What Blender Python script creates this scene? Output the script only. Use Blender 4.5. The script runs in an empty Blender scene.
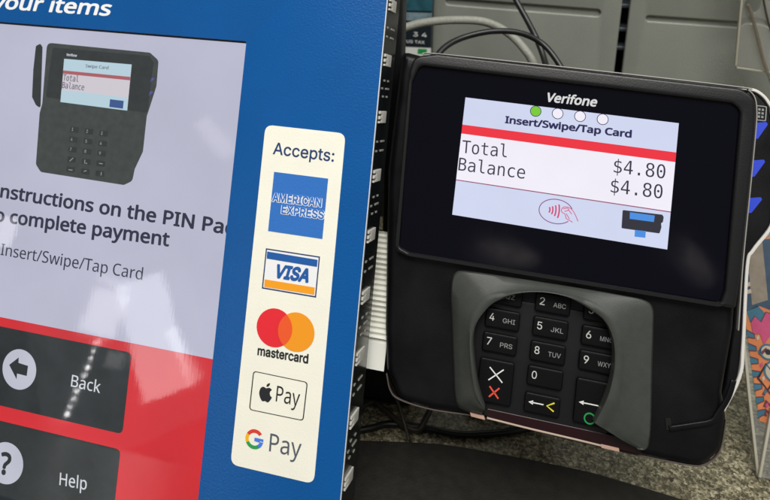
import bpy, bmesh, math, random
from mathutils import Vector, Matrix, noise

scene = bpy.context.scene
COL = scene.collection
random.seed(7)
R = math.radians

# ------------------------------------------------------------------ camera and frames
# The camera was solved from the straight edges of the touchscreen and of the card reader.
FPX, CX, CY = 700.0, 360.3, 52.8            # focal length and principal point, in pixels of the 770 x 500 photo
# axes of the touchscreen face and of the card reader face in camera space (right, down, away)
KR = (Vector((0.97, 0.0778, -0.2387)), Vector((-0.0962, 0.9936, -0.0614)), Vector((0.233, 0.082, 0.969)))
TR = (Vector((0.973, 0.112, -0.2075)), Vector((-0.1259, 0.9841, -0.1378)), Vector((0.194, 0.137, 0.971)))


def ortho(ax):
    z = ax[2].normalized()
    x = (ax[0] - z * ax[0].dot(z)).normalized()
    return x, z.cross(x), z


KR, TR = ortho(KR), ortho(TR)
TILT = R(22)                                 # how far the touchscreen leans back
UP = -math.cos(TILT) * KR[1] - math.sin(TILT) * KR[2]
FW = math.cos(TILT) * KR[2] - math.sin(TILT) * KR[1]
M = Matrix((KR[0], FW, UP))                  # camera space -> world (x right, y away, z up)
EYE = Vector((0, 0, 0.36))                  # above the counter top at z = 0


def world_dir(v):
    return M @ v


def ray(px, py):
    return M @ Vector(((px - CX) / FPX, (py - CY) / FPX, 1.0))


cam_data = bpy.data.cameras.new('camera')
cam = bpy.data.objects.new('camera', cam_data)
COL.objects.link(cam)
scene.camera = cam
cr, cu_, cb = M @ Vector((1, 0, 0)), M @ Vector((0, -1, 0)), M @ Vector((0, 0, -1))
cam.matrix_world = Matrix(((cr.x, cu_.x, cb.x, EYE.x), (cr.y, cu_.y, cb.y, EYE.y), (cr.z, cu_.z, cb.z, EYE.z), (0, 0, 0, 1)))
cam_data.sensor_fit = 'HORIZONTAL'
cam_data.sensor_width = 36
cam_data.lens = 36 * FPX / 770
cam_data.shift_x = (385 - CX) / 770
cam_data.shift_y = -(250 - CY) / 770
cam_data.clip_start = 0.01
cam_data.clip_end = 50
cam_data.dof.use_dof = True
cam_data.dof.focus_distance = 0.35
cam_data.dof.aperture_fstop = 13

# ------------------------------------------------------------------ light
world = bpy.data.worlds.new('World')
scene.world = world
world.use_nodes = True
bg = world.node_tree.nodes['Background']
bg.inputs[0].default_value = (1.0, 0.985, 0.96, 1)
bg.inputs[1].default_value = 0.2
scene.view_settings.view_transform = 'Standard'
scene.view_settings.look = 'None'
scene.view_settings.exposure = 0.0
scene.view_settings.gamma = 1.0


def area(name, loc, target, sx, sy, watts, color=(1, 1, 1)):
    l = bpy.data.lights.new(name, 'AREA')
    l.shape = 'RECTANGLE'
    l.size, l.size_y, l.energy, l.color = sx, sy, watts, color
    o = bpy.data.objects.new(name, l)
    COL.objects.link(o)
    o.location = loc
    o.rotation_euler = (Vector(target) - Vector(loc)).to_track_quat('-Z', 'Y').to_euler()
    return o


area('ceiling_lamp', (0.15, -0.25, 1.5), (0.05, 0.3, 0.15), 1.1, 0.6, 12, (1.0, 0.98, 0.94))
area('side_fill', (0.95, 0.1, 1.5), (0.05, 0.35, 0.2), 0.3, 1.0, 5, (0.95, 0.98, 1.0))  # added side light, set to leave the hood's left wall darker
area('front_fill', (0.2, -1.0, 2.3), (0.05, 0.35, 0.2), 1.2, 0.7, 30, (1.0, 0.98, 0.95))  # added fill from the camera side to brighten shaded parts

# ------------------------------------------------------------------ helpers


class Frame:
    """A plane in the world: local x right, y up along the face, z out of the face (all in mm)."""

    def __init__(self, origin, x, y, z):
        self.o, self.x, self.y, self.z = origin, x.normalized(), y.normalized(), z.normalized()

    def at(self, p, w=0.0):
        """where the sight line of a photo point meets the face raised by w mm"""
        d = ray(*p)
        o = self.o + self.z * (w / 1000)
        k = (o - EYE).dot(self.z) / d.dot(self.z)
        q = EYE + d * k - self.o
        return (q.dot(self.x) * 1000, q.dot(self.y) * 1000)

    def pts(self, ps, w=0.0):
        return [self.at(p, w) for p in ps]

    def matrix(self):
        m = Matrix((self.x, self.y, self.z)).transposed().to_4x4()
        m.translation = self.o
        return m


def face_frame(px, depth, ax):
    return Frame(EYE + ray(*px) * depth, M @ ax[0], -(M @ ax[1]), -(M @ ax[2]))


K = face_frame((300, 260), 0.345, KR)        # touchscreen face
T = face_frame((566, 171), 0.355, TR)        # card reader glass
WALL = Frame(EYE + ray(520, 30) * 0.56, Vector((1, 0, 0)), Vector((0, 0, 1)), Vector((0, -1, 0)))
COUNTER = Frame(Vector((0, 0.3, 0)), Vector((1, 0, 0)), Vector((0, 1, 0)), Vector((0, 0, 1)))


def mirrored_lamp(name, centre, half_w, half_h, turn, radiance, dist=1.25, shape='RECTANGLE', color=(1, 1, 1), fr=None):
    """area lamp behind the camera, mirrored in a glossy face; some inferred, others added glare"""
    fr = fr or K
    n = fr.z

    def far(px):
        d = ray(*px)
        p = EYE + d * ((fr.o - EYE).dot(n) / d.dot(n))
        d = d.normalized()
        return p + (d - n * (2 * d.dot(n))) * dist, p
    c, s = math.cos(R(turn)), math.sin(R(turn))
    o_, p_ = far(centre)
    ex = far((centre[0] + half_w * c, centre[1] + half_w * s))[0] - o_
    ey = far((centre[0] - half_h * s, centre[1] + half_h * c))[0] - o_
    l = bpy.data.lights.new(name, 'AREA')
    l.shape = shape
    l.size, l.size_y = 2 * ex.length, 2 * ey.length
    l.color = color
    ar = l.size * l.size_y * (1 if shape == 'RECTANGLE' else math.pi / 4)
    l.energy = radiance * math.pi * ar
    o = bpy.data.objects.new(name, l)
    COL.objects.link(o)
    z = (o_ - p_).normalized()                # the lamp shines along its own -z, towards the film
    x = (ex - z * ex.dot(z)).normalized()
    m = Matrix((x, z.cross(x), z)).transposed().to_4x4()
    m.translation = o_
    o.matrix_world = m
    return o


def rebase(fr, x, y):
    """the same face with its origin moved to (x, y) mm: the foot of the thing"""
    return Frame(fr.o + fr.x * (x / 1000) + fr.y * (y / 1000), fr.x, fr.y, fr.z)


# doorway and row of small lamps mirrored in the touchscreen film, plus added glare patches
mirrored_lamp('film_glare_light', (152, 336), 25, 60, -20, 5.0, color=(0.95, 0.98, 1.0))
mirrored_lamp('film_glare_light', (120, 350), 85, 95, -20, 0.3, color=(0.95, 0.98, 1.0))  # added dim lamp for a broad haze on the film
mirrored_lamp('pale_patch_light', (102, 314), 18, 23, 16, 4.6)  # added lamp mirrored as a pale tag-shaped patch, no lit sign there
mirrored_lamp('film_glare_light', (182, 356), 7, 30, -32, 4.0, color=(0.95, 0.98, 1.0))  # added to make the doorway's glare irregular
mirrored_lamp('pale_patch_light', (113, 361), 9, 8, 12, 1.6)
mirrored_lamp('pale_patch_light', (112, 284), 16, 5, 30, 3.0)
mirrored_lamp('glare_light', (214, 137), 8, 22, -38, 2.6)
mirrored_lamp('glare_light', (4, 232), 8, 15, 10, 5.0)
for i_ in range(10):
    if i_ != 5:
        mirrored_lamp('spot_lamp', (95.5 - i_ * 3.35, 344 + i_ * 8.0), 1.6, 2.1, 20, 30 if i_ % 3 else 48, shape='ELLIPSE')


mirrored_lamp('glass_glare_light', (507, 253), 32, 9, 12, 1.9, fr=T, shape='ELLIPSE', color=(1, 0.9, 0.8))  # added soft lamps standing in for a hand mirrored in the reader glass
mirrored_lamp('glass_glare_light', (694, 262), 10, 26, -28, 1.7, fr=T, shape='ELLIPSE', color=(1, 0.9, 0.85))


def srgb(r, g, b):
    f = lambda c: (c / 255 / 12.92) if c <= 10 else ((c / 255 + 0.055) / 1.055) ** 2.4
    return (f(r), f(g), f(b))


MATS = {}


def mat(name, col, rough=0.5, metal=0.0, bump=0.0, bscale=400.0, var=0.0, vscale=60.0, emit=0.0, spec=0.5, coat=0.0,
        rvar=0.0, trans=0.0, detail=4.0, ior=1.45, bdist=0.0006, scratch=0.0):
    if name in MATS:
        return MATS[name]
    m = bpy.data.materials.new(name)
    m.use_nodes = True
    nt = m.node_tree
    b = nt.nodes['Principled BSDF']
    b.inputs['Base Color'].default_value = (*col, 1)
    b.inputs['Roughness'].default_value = rough
    b.inputs['Metallic'].default_value = metal
    b.inputs['Specular IOR Level'].default_value = spec
    b.inputs['Coat Weight'].default_value = coat
    b.inputs['IOR'].default_value = ior
    b.inputs['Transmission Weight'].default_value = trans
    tc = nt.nodes.new('ShaderNodeTexCoord')

    def nz(scale, det=4.0):
        n = nt.nodes.new('ShaderNodeTexNoise')
        n.inputs['Scale'].default_value = scale
        n.inputs['Detail'].default_value = det
        nt.links.new(tc.outputs['Object'], n.inputs['Vector'])
        return n
    if var:
        n = nz(vscale, detail)
        mr = nt.nodes.new('ShaderNodeMapRange')
        mr.inputs['From Min'].default_value, mr.inputs['From Max'].default_value = 0.3, 0.7
        mr.inputs['To Min'].default_value, mr.inputs['To Max'].default_value = 1 - var, 1 + var
        nt.links.new(n.outputs['Fac'], mr.inputs['Value'])
        mx = nt.nodes.new('ShaderNodeVectorMath')
        mx.operation = 'SCALE'
        mx.inputs[0].default_value = col
        nt.links.new(mr.outputs[0], mx.inputs['Scale'])
        nt.links.new(mx.outputs[0], b.inputs['Emission Color' if emit else 'Base Color'])
    if emit:
        if not var:
            b.inputs['Emission Color'].default_value = (*col, 1)
        b.inputs['Emission Strength'].default_value = emit
        b.inputs['Base Color'].default_value = (0.012, 0.012, 0.014, 1)
    if rvar:
        n = nz(vscale * 0.6, 6)
        mr = nt.nodes.new('ShaderNodeMapRange')
        mr.inputs['From Min'].default_value, mr.inputs['From Max'].default_value = 0.35, 0.7
        mr.inputs['To Min'].default_value, mr.inputs['To Max'].default_value = max(rough - rvar, 0.02), rough + rvar
        nt.links.new(n.outputs['Fac'], mr.inputs['Value'])
        nt.links.new(mr.outputs[0], b.inputs['Roughness'])
    if bump:
        n = nz(bscale, 3)
        bp = nt.nodes.new('ShaderNodeBump')
        bp.inputs['Strength'].default_value = bump
        bp.inputs['Distance'].default_value = bdist
        nt.links.new(n.outputs['Fac'], bp.inputs['Height'])
        nt.links.new(bp.outputs[0], b.inputs['Normal'])
        if scratch:                          # fine hair scratches running two ways
            last = bp
            for ang, sc in ((35, (900, 14, 1)), (-62, (700, 9, 1))):
                mp = nt.nodes.new('ShaderNodeMapping')
                mp.inputs['Rotation'].default_value = (0, 0, R(ang))
                mp.inputs['Scale'].default_value = sc
                nt.links.new(tc.outputs['Object'], mp.inputs['Vector'])
                n2 = nt.nodes.new('ShaderNodeTexNoise')
                n2.inputs['Scale'].default_value = 1.0
                n2.inputs['Detail'].default_value = 3
                nt.links.new(mp.outputs[0], n2.inputs['Vector'])
                b2 = nt.nodes.new('ShaderNodeBump')
                b2.inputs['Strength'].default_value = scratch
                b2.inputs['Distance'].default_value = 0.00003
                nt.links.new(n2.outputs['Fac'], b2.inputs['Height'])
                nt.links.new(last.outputs[0], b2.inputs['Normal'])
                last = b2
            nt.links.new(last.outputs[0], b.inputs['Normal'])
    MATS[name] = m
    return m


def thing(name, label, cat, fr, group=None):
    o = bpy.data.objects.new(name, None)
    o.empty_display_size = 0.02
    COL.objects.link(o)
    o.matrix_world = fr.matrix()
    o['label'], o['category'] = label, cat
    if group:
        o['group'] = group
    return o


def tag(o, label, cat, group=None):
    o['label'], o['category'] = label, cat
    if group:
        o['group'] = group
    return o


def link(name, me, m, parent=None, fr=None):
    o = bpy.data.objects.new(name, me)
    COL.objects.link(o)
    if m is not None:
        me.materials.clear()
        me.materials.append(m)
    if parent is not None:
        o.parent = parent
    if fr is not None:
        o.matrix_world = fr.matrix()
    return o


def smooth(me, ang=40):
    for p in me.polygons:
        p.use_smooth = True
    me.set_sharp_from_angle(angle=R(ang))


def plate_mesh(name, loops, z0, z1, bevel=0.0, offset=0.0, bres=2):
    """closed outlines in mm (holes allowed) -> solid between z0 and z1"""
    cu = bpy.data.curves.new(name, 'CURVE')
    cu.dimensions = '2D'
    cu.fill_mode = 'BOTH'
    bevel = min(bevel, (z1 - z0) * 0.49)
    cu.extrude = (z1 - z0) / 2 - bevel
    cu.bevel_depth = bevel
    cu.bevel_resolution = bres
    cu.offset = offset - bevel
    for lp in loops:
        s = cu.splines.new('POLY')
        s.points.add(len(lp) - 1)
        for i, p in enumerate(lp):
            s.points[i].co = (p[0], p[1], 0, 1)
        s.use_cyclic_u = True
    tmp = bpy.data.objects.new('tmp', cu)
    me = bpy.data.meshes.new_from_object(tmp)
    bpy.data.objects.remove(tmp)
    bpy.data.curves.remove(cu)
    me.name = name
    me.transform(Matrix.Diagonal((0.001, 0.001, 0.001, 1)) @ Matrix.Translation((0, 0, (z0 + z1) / 2)))
    bm = bmesh.new()
    bm.from_mesh(me)
    bmesh.ops.remove_doubles(bm, verts=bm.verts, dist=1e-7)
    bmesh.ops.recalc_face_normals(bm, faces=bm.faces)
    bm.to_mesh(me)
    bm.free()
    smooth(me)
    return me


def plate(name, loops, z0, z1, m, parent, bevel=0.0, offset=0.0, bres=2):
    if loops and not isinstance(loops[0][0], (tuple, list, Vector)):
        loops = [loops]
    return link(name, plate_mesh(name, loops, z0, z1, bevel, offset, bres), m, parent)


def rounded(pts, rad, n=6):
    """round the corners of a polygon; rad is a number or one radius per corner"""
    out = []
    N = len(pts)
    for i in range(N):
        p, a, b = Vector(pts[i]), Vector(pts[i - 1]), Vector(pts[(i + 1) % N])
        r = rad[i] if isinstance(rad, (list, tuple)) else rad
        if r <= 0:
            out.append(tuple(p))
            continue
        da, db = (a - p), (b - p)
        ta, tb = da.normalized(), db.normalized()
        ang = ta.angle(tb)
        t = min(r / math.tan(ang / 2), da.length * 0.49, db.length * 0.49)
        s, e = p + ta * t, p + tb * t
        for k in range(n + 1):
            u = k / n
            q = s * (1 - u) ** 2 + p * 2 * u * (1 - u) + e * u * u
            out.append(tuple(q))
    return out


def rect(x0, y0, x1, y1, r=0.0, n=6):
    pts = [(x0, y0), (x1, y0), (x1, y1), (x0, y1)]
    return rounded(pts, r, n) if r else pts


def ellipse(cx, cy, rx, ry=None, n=40, rot=0.0):
    ry = ry or rx
    c, s = math.cos(rot), math.sin(rot)
    return [(cx + rx * math.cos(a) * c - ry * math.sin(a) * s, cy + rx * math.cos(a) * s + ry * math.sin(a) * c)
            for a in (2 * math.pi * i / n for i in range(n))]


def stroke(ps, w):
    """outline of a polyline drawn w mm wide"""
    ps = [Vector(p) for p in ps]
    L, Rr = [], []
    for i, p in enumerate(ps):
        d = (ps[min(i + 1, len(ps) - 1)] - ps[max(i - 1, 0)]).normalized()
        n = Vector((-d.y, d.x)) * (w / 2)
        L.append(tuple(p + n))
        Rr.append(tuple(p - n))
    return L + Rr[::-1]


def spline(ps, n=8):
    """Catmull-Rom through points of any dimension"""
    ps = [Vector(p) for p in ps]
    out = []
    for i in range(len(ps) - 1):
        a, b = ps[i], ps[i + 1]
        p0 = ps[i - 1] if i else a * 2 - b
        p3 = ps[i + 2] if i + 2 < len(ps) else b * 2 - a
        for k in range(n):
            t = k / n
            out.append(0.5 * ((2 * a) + (b - p0) * t + (2 * p0 - 5 * a + 4 * b - p3) * t * t + (3 * a - p0 - 3 * b + p3) * t ** 3))
    out.append(ps[-1])
    return out


def tube_mesh(name, pts, r, n=10):
    """pts in metres"""
    bm = bmesh.new()
    rings = []
    prev = None
    for i, p in enumerate(pts):
        d = (pts[min(i + 1, len(pts) - 1)] - pts[max(i - 1, 0)]).normalized()
        if prev is None:
            prev = d.orthogonal().normalized()
        u = (prev - d * prev.dot(d)).normalized()
        prev = u
        v = d.cross(u)
        rr = r[i] if isinstance(r, list) else r
        rings.append([bm.verts.new(p + (u * math.cos(a) + v * math.sin(a)) * rr) for a in (2 * math.pi * k / n for k in range(n))])
    for a, b in zip(rings, rings[1:]):
        for k in range(n):
            bm.faces.new((a[k], a[(k + 1) % n], b[(k + 1) % n], b[k]))
    bm.faces.new(rings[0][::-1])
    bm.faces.new(rings[-1])
    bmesh.ops.recalc_face_normals(bm, faces=bm.faces)
    me = bpy.data.meshes.new(name)
    bm.to_mesh(me)
    bm.free()
    smooth(me, 60)
    return me


def box_mesh(name, lo, hi, bevel=0.0, seg=3):
    """mm"""
    bm = bmesh.new()
    bmesh.ops.create_cube(bm, size=1)
    for v in bm.verts:
        v.co = Vector([(lo[i] + hi[i]) / 2000 + v.co[i] * (hi[i] - lo[i]) / 1000 for i in range(3)])
    if bevel:
        bmesh.ops.bevel(bm, geom=bm.edges[:], offset=bevel / 1000, segments=seg, profile=0.5, affect='EDGES')
    me = bpy.data.meshes.new(name)
    bm.to_mesh(me)
    bm.free()
    smooth(me)
    return me


def join(name, meshes):
    bm = bmesh.new()
    for me in meshes:
        bm.from_mesh(me)
        bpy.data.meshes.remove(me)
    me = bpy.data.meshes.new(name)
    bm.to_mesh(me)
    bm.free()
    smooth(me)
    return me

# ------------------------------------------------------------------ lettering outlines (advance, loops of x,y in 1/1000 em)
GLYPHS = {
 'mono': {
  '$': (429, [[241,202,241,51,275,57,301,72,317,96,322,127,318,156,303,177,278,193],[206,268,206,412,174,406,150,391,134,368,129,339,134,312,148,291,172,277],[241,-105,206,-105,206,0,135,10,66,32,66,95,136,62,206,49,206,209,145,225,101,251,75,288,66,335,75,384,103,423,147,448,206,460,206,542,241,542,241,460,297,453,354,439,354,378,297,402,241,411,241,261,304,245,350,217,378,178,388,129,378,80,347,40,301,12,241,1]]),
  '.': (429, [[170,106,258,106,258,0,170,0]]),
  '0': (429, [[168,261,172,279,182,294,196,305,214,308,232,305,247,294,258,279,261,261,258,243,247,228,232,218,214,214,196,218,181,228,171,243],[214,474,172,460,141,421,123,354,117,259,123,165,141,99,172,59,214,46,258,59,288,99,306,165,312,259,306,354,288,421,258,460],[214,529,265,522,307,499,340,461,372,376,383,259,372,143,340,58,307,20,265,-3,214,-10,164,-3,122,20,89,58,57,143,46,259,57,376,89,461,122,499,164,522]]),
  '4': (429, [[256,456,92,181,256,181],[244,520,326,520,326,181,395,181,395,124,326,124,326,0,256,0,256,124,36,124,36,190]]),
  '8': (429, [[214,247,173,240,142,221,123,189,116,146,123,104,142,72,173,52,214,45,256,51,287,71,307,103,313,146,307,189,287,220,256,240],[153,276,113,293,83,319,64,353,58,394,68,450,100,493,150,520,214,529,280,520,329,493,361,450,372,394,365,353,346,319,316,293,276,276,322,259,356,230,377,190,384,140,372,77,339,30,285,0,214,-10,144,0,90,29,57,77,46,139,53,189,73,230,107,259],[128,388,133,351,150,324,177,308,214,302,252,308,279,324,296,351,302,388,296,425,279,453,252,469,214,475,177,469,150,452,133,425]]),
  'B': (429, [[128,248,128,58,212,58,264,63,299,79,319,108,325,150,318,194,298,224,262,242,212,248],[128,462,128,305,210,305,254,310,284,325,301,350,307,388,301,422,284,445,255,458,210,462],[58,520,212,520,282,511,335,485,367,444,378,388,372,345,355,313,326,290,287,278,332,263,367,235,389,194,396,143,384,81,350,36,292,9,212,0,58,0]]),
  'T': (429, [[16,520,413,520,413,461,250,461,250,0,180,0,180,461,16,461]]),
  'a': (429, [[244,196,223,196,174,191,139,176,117,152,110,118,116,86,132,63,157,48,190,44,238,53,274,80,296,124,304,182,304,196],[369,222,369,0,304,0,304,58,281,28,253,6,218,-6,177,-10,123,-2,82,24,55,63,46,114,57,171,90,212,144,238,218,246,304,246,304,256,298,297,281,324,250,340,206,345,140,336,75,308,75,372,143,393,206,399,251,396,289,385,320,367,344,342,363,299]]),
  'c': (429, [[369,20,316,-3,260,-10,204,-4,157,14,119,44,91,85,74,135,68,195,74,254,91,304,119,345,157,375,204,393,260,399,315,392,369,369,369,302,318,335,260,345,207,335,168,306,144,259,135,195,144,131,168,83,207,54,260,44,320,54,369,86]]),
  'e': (429, [[387,211,387,180,110,180,110,178,118,121,143,79,183,53,237,44,301,54,372,84,372,20,302,-3,236,-10,180,-4,133,14,94,44,66,85,49,135,43,195,55,279,93,344,130,375,175,393,227,399,293,387,344,349,376,289],[323,230,316,279,296,316,266,338,224,345,182,337,148,314,124,278,112,229]]),
  'l': (429, [[222,141,226,103,238,76,258,60,285,54,360,54,360,0,279,0,228,9,190,37,166,81,158,141,158,495,56,495,56,546,222,546]]),
  'n': (429, [[366,242,366,0,302,0,302,242,297,287,283,319,259,337,225,344,186,336,156,312,138,273,132,220,132,0,68,0,68,390,132,390,132,331,152,361,178,382,210,395,248,399,300,390,337,360,359,311]]),
  'o': (429, [[214,345,172,336,141,307,122,260,116,195,122,129,141,82,172,54,214,44,258,54,289,82,307,129,314,195,307,260,289,307,258,336],[214,399,264,394,306,376,339,347,371,282,382,195,371,107,339,42,306,13,265,-4,214,-10,165,-4,123,13,91,42,58,107,48,195,58,282,91,347,123,376,165,394]]),
  't': (429, [[214,501,214,390,359,390,359,340,214,340,214,128,218,92,230,68,253,55,287,51,359,51,359,0,281,0,220,7,179,29,157,68,150,128,150,340,46,340,46,390,150,390,150,501]]),
  ' ': (430, []),
 },
 'sans': {
  '$': (459, [[203,39,117,47,50,66,50,134,119,111,203,101,203,263,116,296,87,317,66,342,54,372,50,407,54,444,69,475,91,500,122,519,159,532,203,538,203,609,254,609,254,539,332,530,395,509,374,450,317,468,254,478,254,317,342,284,373,265,396,242,409,213,414,176,403,126,372,85,322,57,254,43,254,-47,203,-47],[254,105,295,113,323,127,339,147,345,172,337,205,309,228,254,246],[203,476,156,466,128,444,119,413,126,377,152,352,203,334]]),
  '.': (215, [[58,43,61,69,72,85,88,94,107,97,126,94,142,85,153,69,157,43,153,18,142,2,126,-8,107,-11,88,-8,72,2,61,18]]),
  '/': (298, [[290,573,77,0,8,0,221,573]]),
  '0': (459, [[419,287,409,163,395,112,376,70,349,37,316,12,276,-3,229,-8,170,1,122,27,86,70,60,129,44,201,39,287,44,373,58,446,83,504,119,547,167,573,229,581,287,573,335,547,372,504,399,446,414,373],[110,287,113,215,121,156,137,111,159,78,190,59,229,52,268,59,298,78,320,110,336,156,345,215,348,287,345,359,336,417,320,463,298,495,268,515,229,521,190,515,159,495,137,463,121,417,113,359]]),
  '4': (459, [[443,130,359,130,359,0,291,0,291,130,17,130,17,190,286,576,359,576,359,193,443,193],[291,374,291,412,293,444,294,474,295,500,292,500,276,468,257,438,86,193,291,193]]),
  '8': (459, [[229,581,276,577,318,565,352,546,378,519,395,485,400,443,396,411,385,383,346,338,291,303,355,265,381,242,401,216,414,185,419,148,413,104,395,65,367,34,330,11,284,-3,231,-8,174,-3,126,10,89,33,61,63,45,101,39,146,43,183,56,214,75,241,99,264,158,299,107,336,71,383,61,411,58,444,63,485,80,518,107,545,141,565,182,577],[108,145,116,107,138,76,176,55,229,48,281,55,319,76,342,108,350,148,346,174,335,197,293,235,229,265,217,270,157,237,121,197,111,173],[228,524,188,518,155,502,134,476,127,441,130,414,141,391,179,357,232,330,282,357,317,392,327,414,330,441,323,476,302,502,270,518]]),
  '?': (348, [[112,183,118,235,139,277,180,319,228,363,253,398,260,439,254,473,235,498,204,514,163,519,93,509,34,485,10,541,81,569,122,578,168,581,235,571,285,543,317,498,327,440,324,407,316,379,283,332,233,287,192,248,173,215,168,175,168,161,112,161],[94,43,97,69,108,85,124,94,144,97,162,94,178,85,189,69,192,43,189,18,178,2,162,-8,144,-11,124,-8,108,2,97,18]]),
  'A': (513, [[437,0,368,177,141,177,73,0,0,0,224,575,289,575,512,0],[282,415,274,438,263,473,255,500,247,468,238,438,230,415,165,241,346,241]]),
  'B': (521, [[241,573,336,565,404,541,434,515,453,478,459,431,456,399,446,371,431,347,409,328,382,313,350,304,350,300,415,279,441,261,461,236,474,203,478,163,472,115,454,74,425,42,385,19,337,5,279,0,78,0,78,573],[256,329,318,335,357,352,377,382,384,423,376,463,351,490,308,506,245,511,150,511,150,329],[150,269,150,61,265,61,330,68,371,91,394,125,401,168,398,197,388,221,370,241,344,256,307,266,260,269]]),
  'C': (507, [[323,517,280,513,241,502,206,482,178,456,155,423,139,383,129,337,125,286,131,220,147,164,175,117,213,83,262,62,322,55,394,62,460,78,460,15,393,-2,312,-8,232,1,166,28,115,72,78,131,56,203,49,287,53,349,67,406,89,456,120,499,159,534,206,559,261,575,324,581,409,572,482,547,453,486,394,508]]),
  'H': (594, [[516,0,443,0,443,267,150,267,150,0,78,0,78,573,150,573,150,330,443,330,443,573,516,573]]),
  'I': (272, [[239,0,32,0,32,42,99,57,99,515,32,531,32,573,239,573,239,531,172,515,172,57,239,42]]),
  'N': (610, [[532,0,447,0,141,476,138,476,141,432,143,378,144,320,144,0,78,0,78,573,161,573,467,99,470,99,468,137,466,193,464,249,464,573,532,573]]),
  'P': (485, [[229,573,326,562,393,528,421,495,439,454,444,404,433,336,417,306,395,278,364,255,324,238,275,227,216,223,150,223,150,0,78,0,78,573],[223,511,150,511,150,285,208,285,258,288,298,296,330,311,352,334,365,363,370,401,361,449,334,484,289,504]]),
  'S': (440, [[403,153,396,106,378,66,348,35,307,11,257,-3,198,-8,137,-5,83,4,41,19,41,88,113,65,201,55,240,57,273,66,298,79,316,98,327,120,330,147,327,173,318,194,302,213,277,230,196,265,131,294,85,330,57,375,48,435,54,477,71,513,99,542,136,563,180,576,231,581,318,572,389,549,366,487,302,508,229,517,196,515,169,507,148,494,133,478,124,457,121,434,124,407,133,386,149,367,172,351,246,318,332,279,362,255,385,228,398,194]]),
  'T': (446, [[259,0,187,0,187,509,8,509,8,573,437,573,437,509,259,509]]),
  'V': (481, [[481,573,277,0,204,0,0,573,75,573,204,205,220,160,231,119,241,80,250,119,262,161,277,207,405,573]]),
  'a': (450, [[231,437,299,428,347,403,376,358,385,293,385,0,334,0,320,61,317,61,279,22,234,-1,172,-8,136,-5,103,6,75,23,55,48,41,80,37,119,50,176,87,219,152,245,243,257,316,259,316,285,310,330,293,359,265,375,227,380,163,370,106,347,84,400,151,426],[252,208,184,200,141,182,118,155,110,119,115,87,132,66,157,53,188,49,238,56,279,79,306,117,315,172,315,210]]),
  'c': (385, [[241,-8,187,-2,139,15,99,45,69,87,50,143,44,213,51,284,71,342,102,385,142,415,191,432,245,438,309,431,358,415,337,356,292,370,244,376,204,371,172,358,148,335,131,303,120,263,117,213,120,166,131,126,148,94,172,71,202,58,240,53,302,60,351,78,351,15,304,-2]]),
  'd': (493, [[221,-8,171,-2,128,17,92,48,65,91,49,146,44,214,49,282,66,338,93,381,128,413,171,432,221,438,280,429,323,407,354,374,359,374,356,405,354,438,354,609,425,609,425,0,368,0,358,58,354,58,323,24,279,1],[232,51,290,60,328,88,348,135,355,200,355,213,349,284,329,336,291,369,231,379,181,368,146,334,124,281,117,213,124,144,146,93,181,61]]),
  'e': (452, [[234,438,286,432,329,414,364,385,390,346,406,299,411,244,411,201,117,201,127,137,154,90,197,62,254,52,327,60,392,82,392,20,327,-1,251,-8,194,-2,143,17,101,48,70,91,51,146,44,212,50,277,68,333,96,378,134,411,181,431],[233,380,188,372,154,348,130,309,119,257,338,257,335,292,326,322,312,346,292,364,266,376]]),
  'f': (276, [[266,375,158,375,158,0,87,0,87,375,12,375,12,408,87,432,87,457,92,507,104,547,124,577,152,597,186,609,227,613,274,609,310,599,292,544,262,552,228,556,197,550,175,532,162,502,158,458,158,430,266,430]]),
  'g': (493, [[221,438,261,434,297,422,329,402,355,373,359,373,369,430,425,430,425,-7,420,-63,404,-109,378,-146,341,-172,293,-187,233,-192,147,-186,78,-165,78,-100,149,-125,237,-134,286,-126,324,-101,347,-63,355,-13,355,4,356,32,358,57,354,57,329,28,299,8,263,-4,221,-8,170,-2,126,18,91,51,56,121,44,214,56,306,91,377,126,411,169,431],[230,379,197,374,169,359,147,336,130,303,120,262,117,213,124,143,146,92,182,60,232,50,288,58,309,69,326,85,349,131,356,197,356,214,353,267,343,309,326,340,302,362,270,374]]),
  'h': (496, [[139,431,138,399,135,370,140,370,174,407,221,429,273,437,321,433,360,421,391,400,413,370,426,330,431,280,431,0,361,0,361,275,355,321,338,353,308,372,265,379,222,374,189,360,166,338,150,308,142,269,139,222,139,0,68,0,68,609,139,609]]),
  'i': (207, [[139,430,139,0,68,0,68,430],[104,591,133,580,142,566,145,546,142,526,133,512,104,501,88,504,75,512,66,526,63,546,66,566,75,580,88,588]]),
  'k': (428, [[138,291,137,257,135,221,138,221,152,240,172,264,189,285,326,430,409,430,235,246,421,0,336,0,187,200,138,158,138,0,68,0,68,609,138,609]]),
  'l': (207, [[139,0,68,0,68,609,139,609]]),
  'm': (750, [[540,438,603,429,649,401,676,352,685,280,685,0,615,0,615,277,610,321,594,353,567,372,528,379,474,369,438,342,418,298,411,237,411,0,342,0,342,277,332,333,320,353,303,367,281,376,253,379,215,374,185,360,164,338,150,308,141,269,139,223,139,0,68,0,68,430,125,430,136,371,140,371,173,409,217,431,266,438,312,433,349,420,378,398,398,366,402,366,427,398,461,420,499,433]]),
  'n': (496, [[275,438,343,429,391,401,421,352,431,280,431,0,361,0,361,275,355,321,338,353,308,372,265,379,204,368,166,338,146,289,139,223,139,0,68,0,68,430,125,430,136,371,140,371,175,409,222,431]]),
  'o': (485, [[442,216,438,165,428,121,411,82,388,51,359,25,324,7,285,-4,241,-8,200,-4,163,7,129,25,100,51,77,82,59,121,48,165,44,216,50,282,68,336,97,380,137,412,186,431,244,438,299,431,347,412,387,380,417,336,436,282],[117,216,120,169,130,128,147,95,172,71,203,56,243,51,282,56,314,71,339,95,356,128,366,169,369,216,365,263,355,303,338,335,314,359,282,374,242,379,185,368,147,335,124,284]]),
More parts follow.
